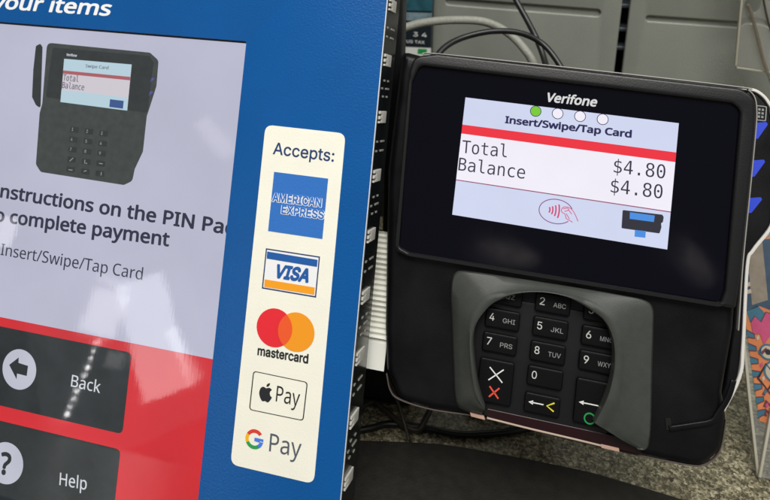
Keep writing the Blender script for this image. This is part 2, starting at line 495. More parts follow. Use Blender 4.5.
  'p': (493, [[273,438,322,432,365,413,401,383,428,339,444,284,449,216,444,148,427,93,401,49,365,17,322,-2,272,-8,213,1,170,24,139,55,134,55,137,20,139,-16,139,-192,68,-192,68,430,126,430,136,371,139,371,170,405,213,429],[260,379,221,374,190,362,167,342,152,313,142,275,139,229,139,216,142,167,150,126,165,93,188,70,220,55,261,51,297,56,326,72,348,98,364,131,373,171,376,217,369,283,348,334,311,367]]),
  'r': (331, [[269,438,295,437,319,433,310,368,287,372,264,374,217,363,176,334,149,289,139,229,139,0,68,0,68,430,126,430,134,351,137,351,170,395,214,426,240,435]]),
  's': (384, [[348,119,343,80,327,49,302,24,268,6,226,-4,176,-8,99,-1,42,19,42,83,104,60,178,49,224,53,256,66,274,86,280,112,271,141,239,167,174,196,103,228,76,245,57,266,45,292,41,324,52,372,85,408,137,430,202,438,275,430,339,409,315,353,258,372,197,380,159,377,131,366,114,350,108,328,119,298,154,274,219,246,289,215,314,197,333,176,344,150]]),
  't': (290, [[212,50,245,53,272,59,272,5,240,-4,200,-8,167,-5,138,4,112,20,91,44,78,79,74,125,74,375,13,375,13,409,75,437,103,528,144,528,144,430,269,430,269,375,144,375,144,127,149,93,163,69,185,54]]),
  'u': (496, [[427,430,427,0,370,0,359,57,356,57,321,20,273,-1,220,-8,173,-4,134,8,103,29,81,59,68,99,63,148,63,430,135,430,135,153,141,108,158,76,188,57,230,51,273,55,306,69,330,91,345,121,354,160,357,206,357,430]]),
  'v': (407, [[163,0,0,430,75,430,167,176,180,137,193,96,201,63,204,63,214,96,227,138,241,176,332,430,407,430,244,0]]),
  'w': (630, [[346,243,336,276,328,308,321,335,316,357,313,357,308,335,302,307,294,275,284,242,207,1,127,1,9,431,82,431,141,201,153,154,163,109,169,73,172,73,178,97,185,128,193,160,201,188,277,431,354,431,428,188,440,149,451,109,457,74,460,74,466,108,477,153,489,201,549,431,621,431,502,1,419,1]]),
  'y': (409, [[1,430,76,430,169,185,184,144,196,105,205,68,209,68,224,121,245,186,333,430,409,430,224,-59,188,-130,165,-156,138,-176,106,-188,67,-192,34,-190,9,-186,9,-130,30,-133,56,-135,99,-126,130,-99,152,-59,174,-2]]),
  ' ': (208, []),
 },
 'inter': {
  '.': (188, [[82,-4,64,5,53,20,49,32,51,60,62,75,76,84,94,89,110,86,130,75,140,60,143,42,140,24,130,8,116,-2,104,-5]]),
  '0': (453, [[212,-7,172,-1,130,21,94,59,68,111,51,175,47,227,47,281,51,333,68,399,93,449,128,486,156,502,182,512,230,518,286,508,324,486,358,451,386,395,402,331,407,241,403,179,386,113,359,57,323,21,282,0,238,-8],[223,53,252,57,270,65,289,77,310,105,329,149,339,199,341,233,339,309,328,361,313,399,293,427,284,435,258,451,226,458,194,451,178,441,163,431,142,403,123,355,115,315,111,261,115,193,124,151,142,105,170,73,194,59]]),
  '1': (453, [[76,-3,73,4,73,52,76,57,204,57,208,59,209,64,208,440,204,441,88,357,83,362,84,428,195,510,274,511,277,504,277,60,284,57,390,57,393,52,393,0,386,-3]]),
  '2': (453, [[64,-3,61,4,61,44,63,50,277,280,308,328,317,368,317,384,312,402,306,416,292,433,266,448,228,457,212,457,182,449,169,442,153,428,142,412,132,388,127,360,66,359,64,364,69,406,84,444,115,480,142,498,178,512,210,517,242,517,272,512,308,499,339,476,361,450,378,412,383,370,372,316,342,264,329,246,272,181,160,62,166,59,388,59,391,54,391,0,384,-3]]),
  '3': (453, [[194,-7,172,-5,130,9,95,29,68,55,50,89,43,131,48,134,108,134,112,129,118,109,127,91,145,73,168,61,218,52,274,64,294,76,312,94,322,117,325,129,327,145,325,167,314,193,297,215,274,231,242,241,204,246,160,246,155,251,156,301,282,447,276,450,70,450,67,455,67,507,74,510,370,510,373,505,372,457,229,293,232,290,266,290,308,278,344,256,371,227,388,189,395,151,388,99,372,65,351,39,312,11,256,-6]]),
  '4': (453, [[282,-3,279,2,279,96,276,103,44,103,39,104,37,108,38,160,240,502,246,510,250,511,308,511,312,509,311,504,114,168,120,165,277,166,279,172,279,316,286,319,344,317,345,168,350,165,413,164,415,106,410,103,347,102,344,-1,338,-3]]),
  '5': (453, [[202,-7,174,-3,138,9,104,32,82,57,64,91,59,119,60,130,66,132,122,132,130,109,140,91,174,63,222,52,244,54,281,71,297,85,312,107,322,135,325,151,323,187,313,217,298,238,274,259,244,271,214,274,176,267,128,244,66,252,93,507,100,510,364,510,367,503,367,455,364,450,160,450,153,447,138,308,144,309,176,327,224,336,266,332,294,323,325,307,350,284,366,261,381,233,391,197,393,159,386,113,370,73,345,39,310,13,268,-3,234,-8]]),
  '6': (453, [[210,-7,180,-3,140,13,109,37,86,67,70,105,65,125,63,175,65,199,78,241,130,333,247,507,254,510,320,510,322,505,318,499,189,309,232,316,276,312,318,296,345,275,372,241,386,201,391,161,387,113,364,63,345,37,318,17,272,-4,240,-8],[221,51,254,55,276,65,297,81,314,109,322,131,325,155,323,181,318,195,310,213,297,233,274,250,254,259,238,262,198,259,176,249,158,236,141,213,136,201,129,183,127,161,132,125,142,101,155,81,176,65,196,56]]),
  '7': (453, [[98,-3,96,0,97,6,318,446,312,449,62,449,59,456,60,509,66,511,391,510,393,504,391,444,169,2,162,-3]]),
  '8': (453, [[206,-7,176,-4,134,9,97,33,72,61,57,91,49,135,53,167,62,193,80,223,100,243,143,267,115,281,94,302,74,341,69,369,69,393,74,421,85,447,112,479,144,500,184,514,232,518,270,513,312,497,338,480,361,455,377,423,383,389,383,369,377,339,360,306,334,280,309,267,352,243,374,221,389,195,398,169,403,131,396,93,383,65,369,47,350,29,319,9,280,-3,242,-8],[207,53,242,52,284,63,302,74,318,90,329,111,335,139,329,167,316,192,300,208,280,221,256,229,238,232,210,232,178,223,153,209,135,191,123,167,117,137,122,113,132,92,150,74,168,63],[223,293,266,301,290,314,306,335,314,355,317,375,314,395,306,417,291,435,272,447,226,458,180,447,162,436,145,413,138,397,135,377,138,353,148,331,161,315,180,303]]),
  '9': (453, [[130,-3,128,0,129,4,262,199,218,193,172,198,136,212,103,236,81,268,65,308,61,352,68,400,84,438,106,469,142,496,180,512,212,517,238,517,272,512,306,499,323,488,345,470,368,438,387,392,391,342,386,304,375,268,318,168,205,2,196,-3],[221,246,254,250,278,260,292,271,312,298,322,324,325,348,320,384,312,404,299,424,276,444,254,454,238,457,200,454,176,444,159,430,140,404,132,380,127,354,131,324,139,300,156,276,182,257,200,250]]),
  ':': (188, [[82,-4,64,5,53,20,49,32,51,60,62,75,76,84,94,89,110,86,130,75,140,60,143,42,140,24,130,8,116,-2,104,-5],[88,270,74,273,62,281,56,290,48,314,49,328,58,347,72,358,84,363,106,363,116,360,128,352,138,338,143,318,141,300,130,283,114,272]]),
  'A': (480, [[16,-3,14,2,198,508,204,511,276,511,282,500,465,0,458,-3,394,-2,344,134,340,139,144,139,136,136,132,126,86,-2],[161,202,312,201,319,204,264,364,240,441,237,440,234,432,200,322,162,210]]),
  'B': (456, [[60,-3,57,4,57,508,64,511,248,511,288,507,332,492,356,475,378,451,397,408,399,358,396,340,389,320,358,285,321,266,368,245,389,226,408,194,417,172,419,124,414,96,402,66,377,36,352,20,300,1,242,-3],[129,60,248,59,294,66,326,82,346,106,353,136,350,158,338,184,323,202,306,214,274,227,250,229,129,228,127,222,127,70],[129,288,236,287,292,302,311,316,320,328,330,348,333,376,326,404,310,427,278,445,248,449,129,448,127,442,127,294]]),
  'C': (510, [[250,-7,204,-1,148,23,102,61,68,113,46,177,39,239,39,269,45,329,67,393,102,447,148,485,192,505,214,512,270,518,344,505,376,491,408,470,429,449,450,419,464,389,475,349,468,346,407,347,384,396,353,427,312,447,264,454,224,447,186,429,152,401,138,379,128,363,111,313,105,257,109,209,112,193,130,143,153,107,186,79,226,61,274,56,314,63,356,84,386,115,407,161,470,162,475,157,464,121,448,87,431,61,403,35,376,18,342,3,292,-8]]),
  'D': (502, [[60,-3,57,4,58,509,64,511,232,511,298,502,354,480,397,446,422,412,436,390,457,330,463,272,463,236,459,192,456,178,434,116,402,69,356,31,292,6,216,-3],[129,60,218,59,272,66,316,84,344,105,354,116,376,150,393,204,397,252,393,306,375,362,351,398,316,427,272,444,234,449,134,449,127,446,127,66]]),
  'E': (419, [[60,-3,57,4,58,509,64,511,371,510,373,456,370,449,134,449,127,446,127,294,129,288,354,287,357,282,357,234,356,229,350,227,129,226,127,220,127,66,128,61,134,59,374,59,377,52,376,-1,370,-3]]),
  'F': (410, [[60,-3,57,4,58,509,64,511,369,510,371,456,368,449,134,449,128,447,128,281,134,279,344,279,347,274,347,224,345,220,340,219,129,218,127,212,127,0,122,-3]]),
  'G': (520, [[252,-7,204,-1,150,22,100,64,67,115,46,175,39,235,39,273,45,331,66,391,102,448,146,485,190,505,212,512,274,518,302,516,344,505,378,489,404,472,431,447,450,419,466,387,475,349,468,346,407,347,384,391,372,406,350,427,314,445,262,454,222,447,184,429,155,405,144,389,128,363,111,313,105,257,109,209,112,193,130,143,154,106,194,74,228,60,260,56,304,58,342,73,375,99,392,123,400,141,409,165,411,191,406,196,284,196,281,203,283,257,476,258,479,253,479,187,472,137,456,96,442,74,416,44,378,17,330,-1,282,-8]]),
  'H': (517, [[60,-3,57,4,58,509,120,511,127,508,127,298,129,292,382,291,387,292,389,298,389,508,396,511,457,510,459,504,458,-1,396,-3,389,0,389,222,387,228,134,229,129,228,127,222,127,0,122,-3]]),
  'I': (301, [[31,-3,28,4,30,58,111,59,116,62,116,442,115,447,111,449,30,450,28,508,35,511,267,511,270,504,268,450,189,449,184,446,184,66,185,61,189,59,268,58,270,0,263,-3]]),
  'J': (396, [[171,-7,123,1,73,31,41,85,30,145,30,171,37,174,98,173,100,143,108,103,124,77,151,59,183,52,209,56,219,59,246,77,263,105,270,145,270,507,275,510,335,510,338,503,338,143,327,79,297,33,251,3,197,-8]]),
  'K': (467, [[60,-3,57,4,58,509,120,511,127,508,127,262,130,256,188,323,360,509,368,511,447,510,447,504,435,490,247,288,448,7,450,-1,444,-3,370,-2,198,238,127,164,126,-1,120,-3]]),
  'L': (393, [[60,-3,57,4,57,506,62,511,122,511,126,509,127,504,127,62,134,59,360,59,363,54,363,2,361,-2,356,-3]]),
  'M': (628, [[60,-3,57,4,58,509,64,511,148,511,155,508,280,186,314,87,318,92,352,194,473,508,480,511,567,510,569,504,568,-1,506,-3,501,2,502,405,498,400,456,284,345,2,338,-3,290,-3,283,0,170,284,128,402,124,407,123,2,118,-3]]),
  'N': (523, [[60,-3,57,4,58,509,132,511,139,508,338,196,396,99,398,100,399,110,397,138,397,506,402,511,463,510,465,504,464,-1,392,-3,384,0,200,288,126,413,123,410,123,392,127,322,127,2,122,-3]]),
  'O': (533, [[250,-7,204,-1,148,23,102,62,68,113,46,177,39,239,39,269,45,329,67,393,104,448,148,485,192,505,214,512,272,518,332,509,375,491,396,478,431,447,467,393,488,329,495,247,489,181,468,119,430,60,388,25,330,-1,280,-8],[255,57,276,56,312,63,348,79,380,106,406,147,422,195,427,237,427,271,422,313,405,363,384,398,344,432,310,447,268,454,224,447,186,431,151,399,128,363,112,315,105,257,112,193,128,145,152,108,174,88,194,74,226,61]]),
  'P': (445, [[60,-3,57,4,58,509,64,511,240,511,292,504,338,486,367,464,390,435,406,392,411,340,406,304,392,264,368,231,341,210,292,190,232,183,129,182,127,176,127,0,122,-3],[129,244,226,243,264,247,294,258,311,270,329,294,341,326,340,372,331,400,316,421,294,437,266,447,246,449,129,448,127,442,127,250]]),
  'Q': (533, [[400,-50,354,8,320,-3,262,-9,202,0,148,24,100,65,68,114,56,148,45,180,37,254,45,328,68,394,101,444,146,485,204,510,256,517,282,517,328,511,386,485,434,443,466,394,478,360,489,328,495,262,489,180,466,114,433,64,408,40,464,-38,469,-48,462,-51],[261,56,298,59,310,62,312,66,245,154,245,160,314,160,361,100,368,96,384,111,408,152,423,196,427,238,427,270,422,314,405,364,382,400,344,433,306,448,274,453,228,449,216,444,186,430,153,402,130,366,124,352,111,312,105,258,112,194,127,148,150,111,186,78,224,62]]),
  'R': (449, [[60,-3,57,4,58,509,64,511,244,511,288,507,336,490,370,465,392,434,407,396,411,344,406,306,388,264,368,237,336,216,320,210,319,206,422,17,428,4,428,-1,422,-3,358,-3,350,0,250,186,244,196,240,197,128,193,127,0,122,-3],[129,258,236,257,264,259,292,268,314,281,332,304,340,328,343,350,338,384,332,402,321,418,298,436,268,447,248,449,129,448,127,442,127,264]]),
  'S': (447, [[202,-9,170,-6,126,7,88,30,62,59,45,91,37,127,38,136,44,138,104,138,112,113,120,99,144,73,170,60,218,52,238,52,258,55,284,62,307,75,325,93,337,111,340,123,343,141,340,157,328,178,294,202,232,223,182,237,134,255,86,285,58,325,51,361,51,383,56,415,72,448,101,479,138,500,178,513,234,518,274,514,308,503,350,480,381,447,396,415,402,378,396,376,338,376,334,381,324,409,298,435,262,452,232,456,210,456,166,444,147,433,133,419,119,393,117,377,122,353,136,334,172,310,214,295,310,267,360,240,398,197,407,173,409,127,404,95,391,67,360,31,326,10,282,-5,242,-10]]),
  'T': (449, [[194,-3,191,4,191,446,184,449,32,449,29,454,29,508,36,511,416,511,419,504,419,454,416,449,266,449,259,446,259,2,254,-3]]),
  'U': (517, [[240,-8,204,-5,178,4,150,15,121,34,111,42,84,78,64,122,57,178,57,508,64,511,120,511,125,508,125,184,130,146,143,116,162,89,190,70,224,57,270,55,294,58,328,70,354,89,376,118,386,144,391,176,391,508,396,511,456,511,459,504,459,168,453,122,448,110,434,78,411,48,366,14,314,-5,274,-9]]),
  'V': (480, [[204,-3,72,350,15,508,22,511,82,511,87,508,184,236,238,72,242,67,288,208,392,508,398,511,462,511,464,506,458,488,281,2,274,-3]]),
  'W': (686, [[156,-3,152,2,16,500,17,510,78,511,85,508,152,248,192,82,194,82,222,198,305,510,376,511,383,508,492,83,496,92,508,146,600,506,606,511,670,509,670,500,532,0,526,-3,460,-3,455,-2,452,2,368,314,344,414,342,414,318,314,232,0,226,-3]]),
  'X': (474, [[18,-3,16,0,17,4,195,260,32,500,28,506,29,510,102,511,108,508,238,312,296,402,370,508,376,511,445,510,446,506,440,496,280,262,440,28,456,4,456,-1,450,-3,380,-2,288,130,240,207,236,209,172,110,94,0,88,-3]]),
  'Y': (472, [[204,-3,201,4,200,206,17,502,15,508,22,511,88,511,95,508,202,332,236,270,278,346,377,508,384,511,454,511,456,506,450,496,270,206,269,0,264,-3]]),
  'Z': (438, [[42,-3,39,2,40,48,315,448,308,451,280,449,40,449,37,456,38,509,44,511,397,510,399,466,396,456,184,146,122,60,126,57,398,59,401,52,400,-1,394,-3]]),
  'a': (389, [[142,-9,124,-7,92,3,66,20,46,43,34,69,29,97,31,137,38,155,56,181,74,194,118,211,186,224,228,228,262,237,270,245,273,255,266,289,262,298,238,319,196,328,150,319,120,299,100,272,46,287,41,289,40,293,58,328,82,352,109,369,134,378,188,386,240,381,284,364,299,353,311,341,324,321,334,293,339,255,339,1,332,-2,277,-1,275,43,272,46,252,22,216,-1,170,-10],[161,49,198,51,226,62,247,77,260,95,270,119,273,133,272,183,138,158,104,135,98,123,95,109,104,75,131,55]]),
  'c': (396, [[190,-8,158,-4,118,13,78,47,55,82,38,132,33,172,33,202,38,244,54,292,80,332,116,362,158,380,194,385,220,385,264,378,308,357,342,322,362,283,362,276,312,262,302,262,288,287,270,307,242,321,230,325,212,327,184,325,172,321,148,308,126,285,110,256,101,222,99,168,111,116,126,91,147,68,174,54,200,49,240,54,268,68,290,91,304,119,362,105,365,100,342,53,308,20,262,-3,220,-9]]),
  'd': (424, [[180,-8,150,-4,109,14,75,46,52,86,37,130,33,172,33,208,37,248,52,292,77,334,108,361,150,380,166,383,216,385,256,374,288,349,304,327,308,325,309,508,314,511,370,511,373,504,373,0,366,-3,313,-2,311,50,308,54,285,26,252,1,216,-9],[199,50,224,51,238,55,259,66,282,89,298,122,309,170,307,228,298,260,282,288,258,311,236,322,210,327,196,327,172,321,146,308,128,291,110,258,99,208,101,152,112,118,126,90,146,69,160,61,174,54]]),
  'e': (404, [[194,-8,160,-4,118,13,78,47,55,82,38,130,33,172,33,206,38,246,52,288,76,327,92,343,112,360,156,380,214,385,266,376,292,365,315,348,342,319,358,286,371,240,373,172,371,168,366,167,101,166,101,144,111,110,127,86,152,64,182,52,216,49,254,57,282,75,306,107,365,92,366,88,354,60,340,41,314,18,284,2,252,-7],[101,224,300,223,305,226,305,234,294,270,281,292,262,311,234,324,196,327,176,324,152,313,128,293,110,264,101,238]]),
  'm': (610, [[53,-3,50,4,50,374,52,380,112,380,114,332,117,328,131,349,169,377,213,387,257,382,281,368,291,361,317,320,335,345,375,374,429,387,469,385,495,375,523,357,537,338,545,324,555,296,558,272,558,4,556,-2,501,-3,494,0,494,250,490,278,487,288,471,310,443,324,423,327,399,327,377,318,346,286,336,240,336,0,329,-3,274,-2,272,4,272,258,268,282,249,310,225,324,199,327,161,318,147,309,129,288,119,264,116,238,116,0,111,-3]]),
  'n': (410, [[53,-3,50,4,51,379,57,381,112,380,114,328,117,325,149,363,185,381,213,385,263,383,303,366,323,351,342,324,356,284,358,258,357,-1,301,-3,294,0,294,234,287,274,272,300,251,316,237,322,209,327,181,322,159,312,143,301,128,280,119,254,116,228,116,0,111,-3]]),
  'p': (424, [[53,-146,50,-139,50,377,57,380,112,379,114,327,117,324,136,349,167,374,197,384,233,386,265,382,277,379,313,364,345,336,363,309,373,291,388,243,392,195,388,135,371,81,348,43,315,15,277,-3,235,-10,199,-8,173,2,137,28,122,49,117,51,116,-143,111,-146],[206,51,229,50,249,53,276,67,297,88,315,123,324,157,326,183,324,221,316,253,299,288,273,312,249,323,221,328,187,322,162,309,142,289,127,261,116,209,118,151,127,117,141,91,165,67,191,53]]),
  'r': (259, [[53,-3,50,4,50,378,57,381,112,380,114,334,117,331,128,348,147,367,177,381,209,387,241,385,244,378,242,322,195,323,165,314,146,302,126,278,119,260,116,238,116,0,111,-3]]),
  's': (365, [[156,-8,110,2,80,17,60,36,44,60,34,92,35,96,94,109,108,80,126,62,150,52,184,47,214,52,243,66,260,84,265,102,262,120,251,134,236,144,148,168,104,183,72,204,51,236,45,270,47,296,50,308,63,334,84,355,110,371,144,382,162,385,226,383,254,374,283,358,302,338,323,296,324,289,268,275,254,299,238,315,214,327,186,331,168,329,156,326,136,316,117,298,111,276,114,260,124,247,137,240,172,226,234,210,276,196,306,174,324,148,328,138,333,108,329,76,312,43,290,21,264,5,226,-7]]),
  't': (227, [[152,-4,124,0,92,18,70,50,63,90,63,322,58,325,8,325,3,328,5,380,58,381,63,384,63,468,66,473,120,473,126,471,129,382,200,381,205,378,203,326,132,325,127,320,127,106,129,80,138,64,152,56,164,53,203,54,215,6,213,0,196,-5]]),
  'y': (389, [[63,-145,45,-139,59,-86,65,-84,103,-86,127,-72,148,-35,160,-1,25,351,17,378,23,380,79,380,87,377,159,179,191,83,195,76,302,377,309,380,370,379,372,375,369,367,207,-57,181,-105,173,-114,139,-138,101,-146]]),
  ' ': (188, []),
 },
 'sansb': {
  ' ': (217, []),
  '/': (298, [[9,-21,-3,-17,-9,-11,-12,-1,-11,9,200,579,209,589,223,594,285,594,299,590,306,585,310,577,307,557,96,-9,89,-17,75,-22]]),
  'C': (507, [[304,-29,232,-21,165,5,144,18,95,63,59,121,36,195,27,297,31,351,48,415,72,469,105,515,146,551,198,579,264,598,338,602,410,593,493,565,499,557,502,543,481,493,469,473,454,466,444,467,384,488,334,494,308,494,284,492,254,483,218,464,195,443,180,421,160,377,151,339,147,293,154,219,168,171,192,131,226,101,264,85,312,78,338,78,396,84,456,99,466,97,476,89,481,75,481,19,475,1,460,-7,394,-24]]),
  'I': (272, [[33,-21,20,-17,13,-7,10,5,10,35,13,50,19,58,27,62,71,73,76,79,76,493,73,499,25,511,15,518,10,535,10,567,13,579,21,589,37,594,231,594,245,591,255,583,260,569,260,535,256,521,247,512,199,499,194,493,194,81,195,76,199,73,241,63,255,54,260,37,260,5,257,-7,249,-17,233,-22]]),
  'N': (610, [[79,-21,69,-18,62,-13,56,5,56,565,61,584,70,591,85,594,159,594,171,590,179,584,441,181,444,189,442,227,443,571,450,587,467,594,527,594,544,589,551,580,554,565,554,7,549,-12,541,-18,527,-22,451,-22,439,-19,431,-14,167,394,165,393,164,385,166,371,166,3,161,-11,151,-19,139,-22]]),
  'P': (485, [[79,-21,69,-18,62,-13,56,5,56,565,59,579,67,589,85,594,241,594,315,586,336,581,405,546,437,510,446,491,461,453,466,409,453,328,435,295,414,267,369,234,327,217,271,204,174,199,172,193,172,5,169,-8,161,-17,147,-22],[174,307,237,308,289,316,317,329,331,342,343,367,348,401,341,437,321,465,277,484,237,488,173,486,172,313]]),
  'S': (440, [[178,-29,140,-28,92,-20,50,-7,28,2,22,10,19,23,19,83,24,99,32,106,44,109,118,86,188,78,234,78,246,81,282,95,298,111,307,133,307,159,304,171,292,192,266,211,120,276,80,306,65,321,39,363,33,385,26,435,31,475,35,487,55,527,89,561,128,583,180,598,216,602,246,602,318,594,396,569,407,559,410,549,408,539,382,474,374,469,362,466,290,488,240,494,198,493,178,487,160,476,152,467,143,439,145,413,152,397,162,385,182,371,344,296,368,278,389,257,405,237,421,191,425,151,419,109,395,53,358,16,336,3,314,-9,254,-26,204,-30]]),
  'T': (446, [[187,-21,177,-18,170,-13,164,5,164,483,157,486,13,486,-3,491,-10,499,-14,511,-14,567,-11,579,-3,589,13,594,429,594,443,591,453,583,458,567,458,511,454,499,447,491,431,486,287,486,280,483,280,3,275,-11,265,-19,253,-22]]),
  'a': (450, [[160,-29,136,-27,93,-13,62,6,38,35,22,71,15,115,30,183,75,237,144,265,246,280,290,280,293,283,293,295,289,321,278,341,270,347,258,353,230,358,172,350,118,329,108,326,98,329,88,337,72,373,64,397,66,407,73,417,83,423,136,443,162,450,220,458,240,458,308,447,363,417,392,373,399,355,407,293,407,7,404,-7,396,-17,382,-22,328,-20,316,-11,306,18,288,3,240,-21,178,-30],[173,73,198,72,230,77,265,97,282,121,286,131,293,169,292,186,288,188,248,186,196,180,166,169,151,161,138,145,136,137,132,119,136,97,148,82,162,75]]),
  'c': (385, [[233,-29,185,-23,131,-5,82,31,50,77,31,133,26,157,22,219,28,281,41,321,53,353,85,398,135,435,191,454,249,460,305,454,367,434,374,429,378,421,379,413,375,399,356,347,345,337,335,335,291,348,241,354,211,350,193,343,181,338,167,324,151,293,142,263,140,187,147,149,152,131,167,106,185,89,211,79,253,76,291,80,343,98,361,95,368,87,372,75,372,19,369,6,363,-2,331,-15,291,-26]]),
  'd': (493, [[213,-29,161,-21,117,-1,72,39,46,81,26,149,22,207,26,279,43,335,49,351,78,397,117,431,161,451,225,460,287,449,325,430,331,430,332,603,336,617,343,625,357,630,419,630,431,627,441,619,446,603,446,7,443,-7,435,-17,421,-22,371,-22,359,-18,352,-13,341,11,285,-19,225,-30],[222,75,241,74,279,80,309,101,325,137,332,187,332,231,328,279,311,321,283,347,237,356,225,356,193,348,165,322,147,279,140,227,144,157,164,107,189,83]]),
  'e': (452, [[243,-29,193,-23,135,-3,83,36,55,75,39,115,28,149,22,207,26,263,31,287,48,339,76,387,97,408,127,432,173,451,231,460,275,456,301,449,341,431,375,404,383,395,411,351,427,301,432,261,432,203,427,189,417,181,403,178,145,177,144,165,149,143,167,111,175,102,205,83,261,74,325,82,391,103,403,99,410,91,414,77,414,25,410,11,404,3,323,-24],[148,279,309,278,313,280,314,285,305,315,295,332,283,344,257,355,233,358,197,351,171,333,151,301,146,283]]),
  'h': (496, [[69,-21,59,-18,52,-13,46,5,46,605,51,619,61,627,73,630,135,630,152,623,160,605,161,427,223,452,265,458,317,456,367,441,377,435,408,413,432,379,447,333,452,295,452,3,444,-15,427,-22,363,-22,351,-18,343,-11,338,5,338,283,333,315,322,337,303,350,275,356,253,356,223,351,201,341,183,324,171,301,164,271,160,217,160,7,156,-9,149,-17,135,-22]]),
  'i': (207, [[68,-21,58,-18,51,-13,45,5,45,427,50,441,60,449,72,452,136,452,154,444,161,425,161,3,156,-11,146,-19,134,-22],[94,481,68,491,55,503,46,519,41,547,46,573,57,591,67,601,79,607,104,612,139,601,152,590,162,573,167,545,161,517,144,494,116,483]]),
  'l': (207, [[69,-21,59,-18,52,-13,46,5,46,605,51,619,61,627,73,630,135,630,153,622,160,603,160,3,155,-11,145,-19,133,-22]]),
  'm': (750, [[69,-21,59,-18,52,-13,46,5,46,425,50,439,56,447,73,452,121,452,133,449,143,441,151,419,165,430,217,453,263,460,309,456,361,437,403,403,417,417,457,441,501,456,541,460,609,449,651,425,669,410,695,361,706,291,706,5,702,-9,696,-17,679,-22,617,-22,603,-17,595,-8,592,7,592,287,590,309,575,340,559,351,533,356,509,354,480,347,455,327,439,289,432,233,432,5,427,-11,419,-18,405,-22,347,-22,329,-16,323,-8,320,5,320,277,312,323,303,339,289,350,269,356,245,356,223,353,195,340,183,327,169,295,162,267,160,219,160,7,156,-9,149,-17,135,-22]]),
  'n': (496, [[69,-21,59,-18,52,-13,46,5,46,423,51,442,59,448,71,452,125,451,135,448,142,443,149,420,153,417,163,427,215,451,277,460,349,449,400,421,411,409,441,359,452,291,452,7,447,-12,439,-18,427,-22,365,-22,349,-17,342,-9,338,7,338,285,334,313,323,335,307,347,287,354,259,356,213,347,196,335,184,323,169,287,160,219,160,7,156,-9,149,-17,135,-22]]),
  'o': (485, [[231,-29,199,-26,153,-12,116,7,82,39,59,71,39,113,26,163,22,223,28,283,47,341,81,394,118,425,137,435,189,454,247,460,297,453,347,435,366,425,406,391,436,345,455,291,460,267,464,209,460,163,447,111,429,71,404,37,373,9,331,-13,285,-26],[226,75,271,76,303,90,324,113,335,135,344,167,346,235,344,259,335,293,321,321,304,339,271,354,235,356,201,349,189,343,165,321,149,287,144,271,140,231,140,189,142,167,151,135,163,110,183,90,205,79]]),
  'p': (493, [[69,-213,59,-210,52,-205,46,-187,46,423,49,437,57,447,71,452,123,452,135,448,142,443,153,419,203,448,215,452,277,460,311,456,341,447,379,429,407,406,421,391,449,343,466,285,470,239,470,195,466,147,447,87,421,41,400,19,379,1,331,-21,269,-30,205,-19,167,2,161,2,160,-187,157,-200,149,-209,135,-214],[240,75,287,76,313,90,329,109,342,135,352,175,354,221,348,277,332,317,323,328,301,347,265,356,231,354,217,349,201,343,185,329,171,301,162,257,160,221,164,165,175,123,185,103,198,89,225,77]]),
  'r': (331, [[69,-21,59,-18,52,-13,46,5,46,423,51,441,59,448,71,452,121,452,133,449,144,439,150,411,153,409,201,443,241,457,289,460,329,451,337,441,340,423,334,379,325,354,317,349,307,346,265,352,227,343,191,317,171,283,160,225,160,5,155,-11,147,-18,135,-22]]),
  's': (384, [[166,-29,100,-23,28,2,22,10,19,23,19,77,24,93,32,100,44,104,114,80,170,72,218,74,244,85,253,95,257,109,254,123,247,133,226,149,98,206,60,230,40,253,24,291,19,323,28,363,34,384,74,426,122,447,148,454,198,460,278,451,346,429,358,418,360,409,358,399,339,353,328,338,310,333,248,352,190,358,164,356,142,347,134,339,132,327,138,312,162,295,300,233,322,218,348,192,367,147,369,109,364,79,346,38,310,4,276,-13,230,-25]]),
  't': (290, [[190,-29,160,-25,120,-10,99,3,71,35,55,81,51,129,51,349,46,352,16,352,4,356,-4,363,-9,377,-9,407,-4,421,4,428,58,455,83,535,92,545,106,550,140,550,152,546,160,539,165,523,167,453,266,452,283,445,291,427,291,377,287,365,280,357,264,352,172,352,165,349,165,131,171,99,181,83,196,74,218,72,266,80,278,77,288,69,293,53,293,7,289,-5,284,-12,240,-26]]),
  'u': (496, [[210,-29,170,-25,118,-7,86,16,60,55,45,101,41,143,41,423,45,439,54,448,70,452,132,452,144,448,152,441,157,425,157,153,162,117,175,91,194,79,218,74,246,74,268,77,297,89,312,105,326,135,333,163,335,195,335,423,339,439,346,447,360,452,422,452,436,448,444,441,449,425,449,7,445,-9,438,-17,424,-22,372,-22,360,-18,353,-13,346,9,342,11,327,-1,280,-21,224,-30]]),
  'w': (630, [[128,-20,113,-14,104,4,-11,422,-10,438,-4,447,14,453,78,453,92,449,100,442,172,171,256,434,266,448,282,453,350,453,364,449,372,442,448,196,458,170,532,442,540,449,554,453,618,453,630,449,637,444,642,430,640,420,526,8,521,-8,516,-15,498,-21,424,-21,410,-17,402,-11,394,10,322,248,318,261,314,264,224,-10,216,-17,204,-21]]),
  'y': (409, [[52,-213,8,-207,-2,-203,-8,-197,-13,-179,-13,-135,-9,-121,-2,-113,10,-109,60,-112,92,-104,114,-83,134,-45,150,-1,-16,415,-20,429,-16,441,-8,448,8,452,74,452,86,448,94,442,200,163,208,147,314,440,324,448,338,452,404,452,420,447,426,441,429,431,424,409,250,-51,206,-141,172,-178,144,-196,106,-210,72,-214]]),
 },
 'sansx': {
  ' ': (222, []),
  '/': (298, [[9,-35,-7,-31,-19,-22,-26,-7,-25,11,188,585,194,595,203,602,223,608,285,608,305,603,314,597,321,587,324,573,323,561,109,-15,101,-26,85,-34,73,-36]]),
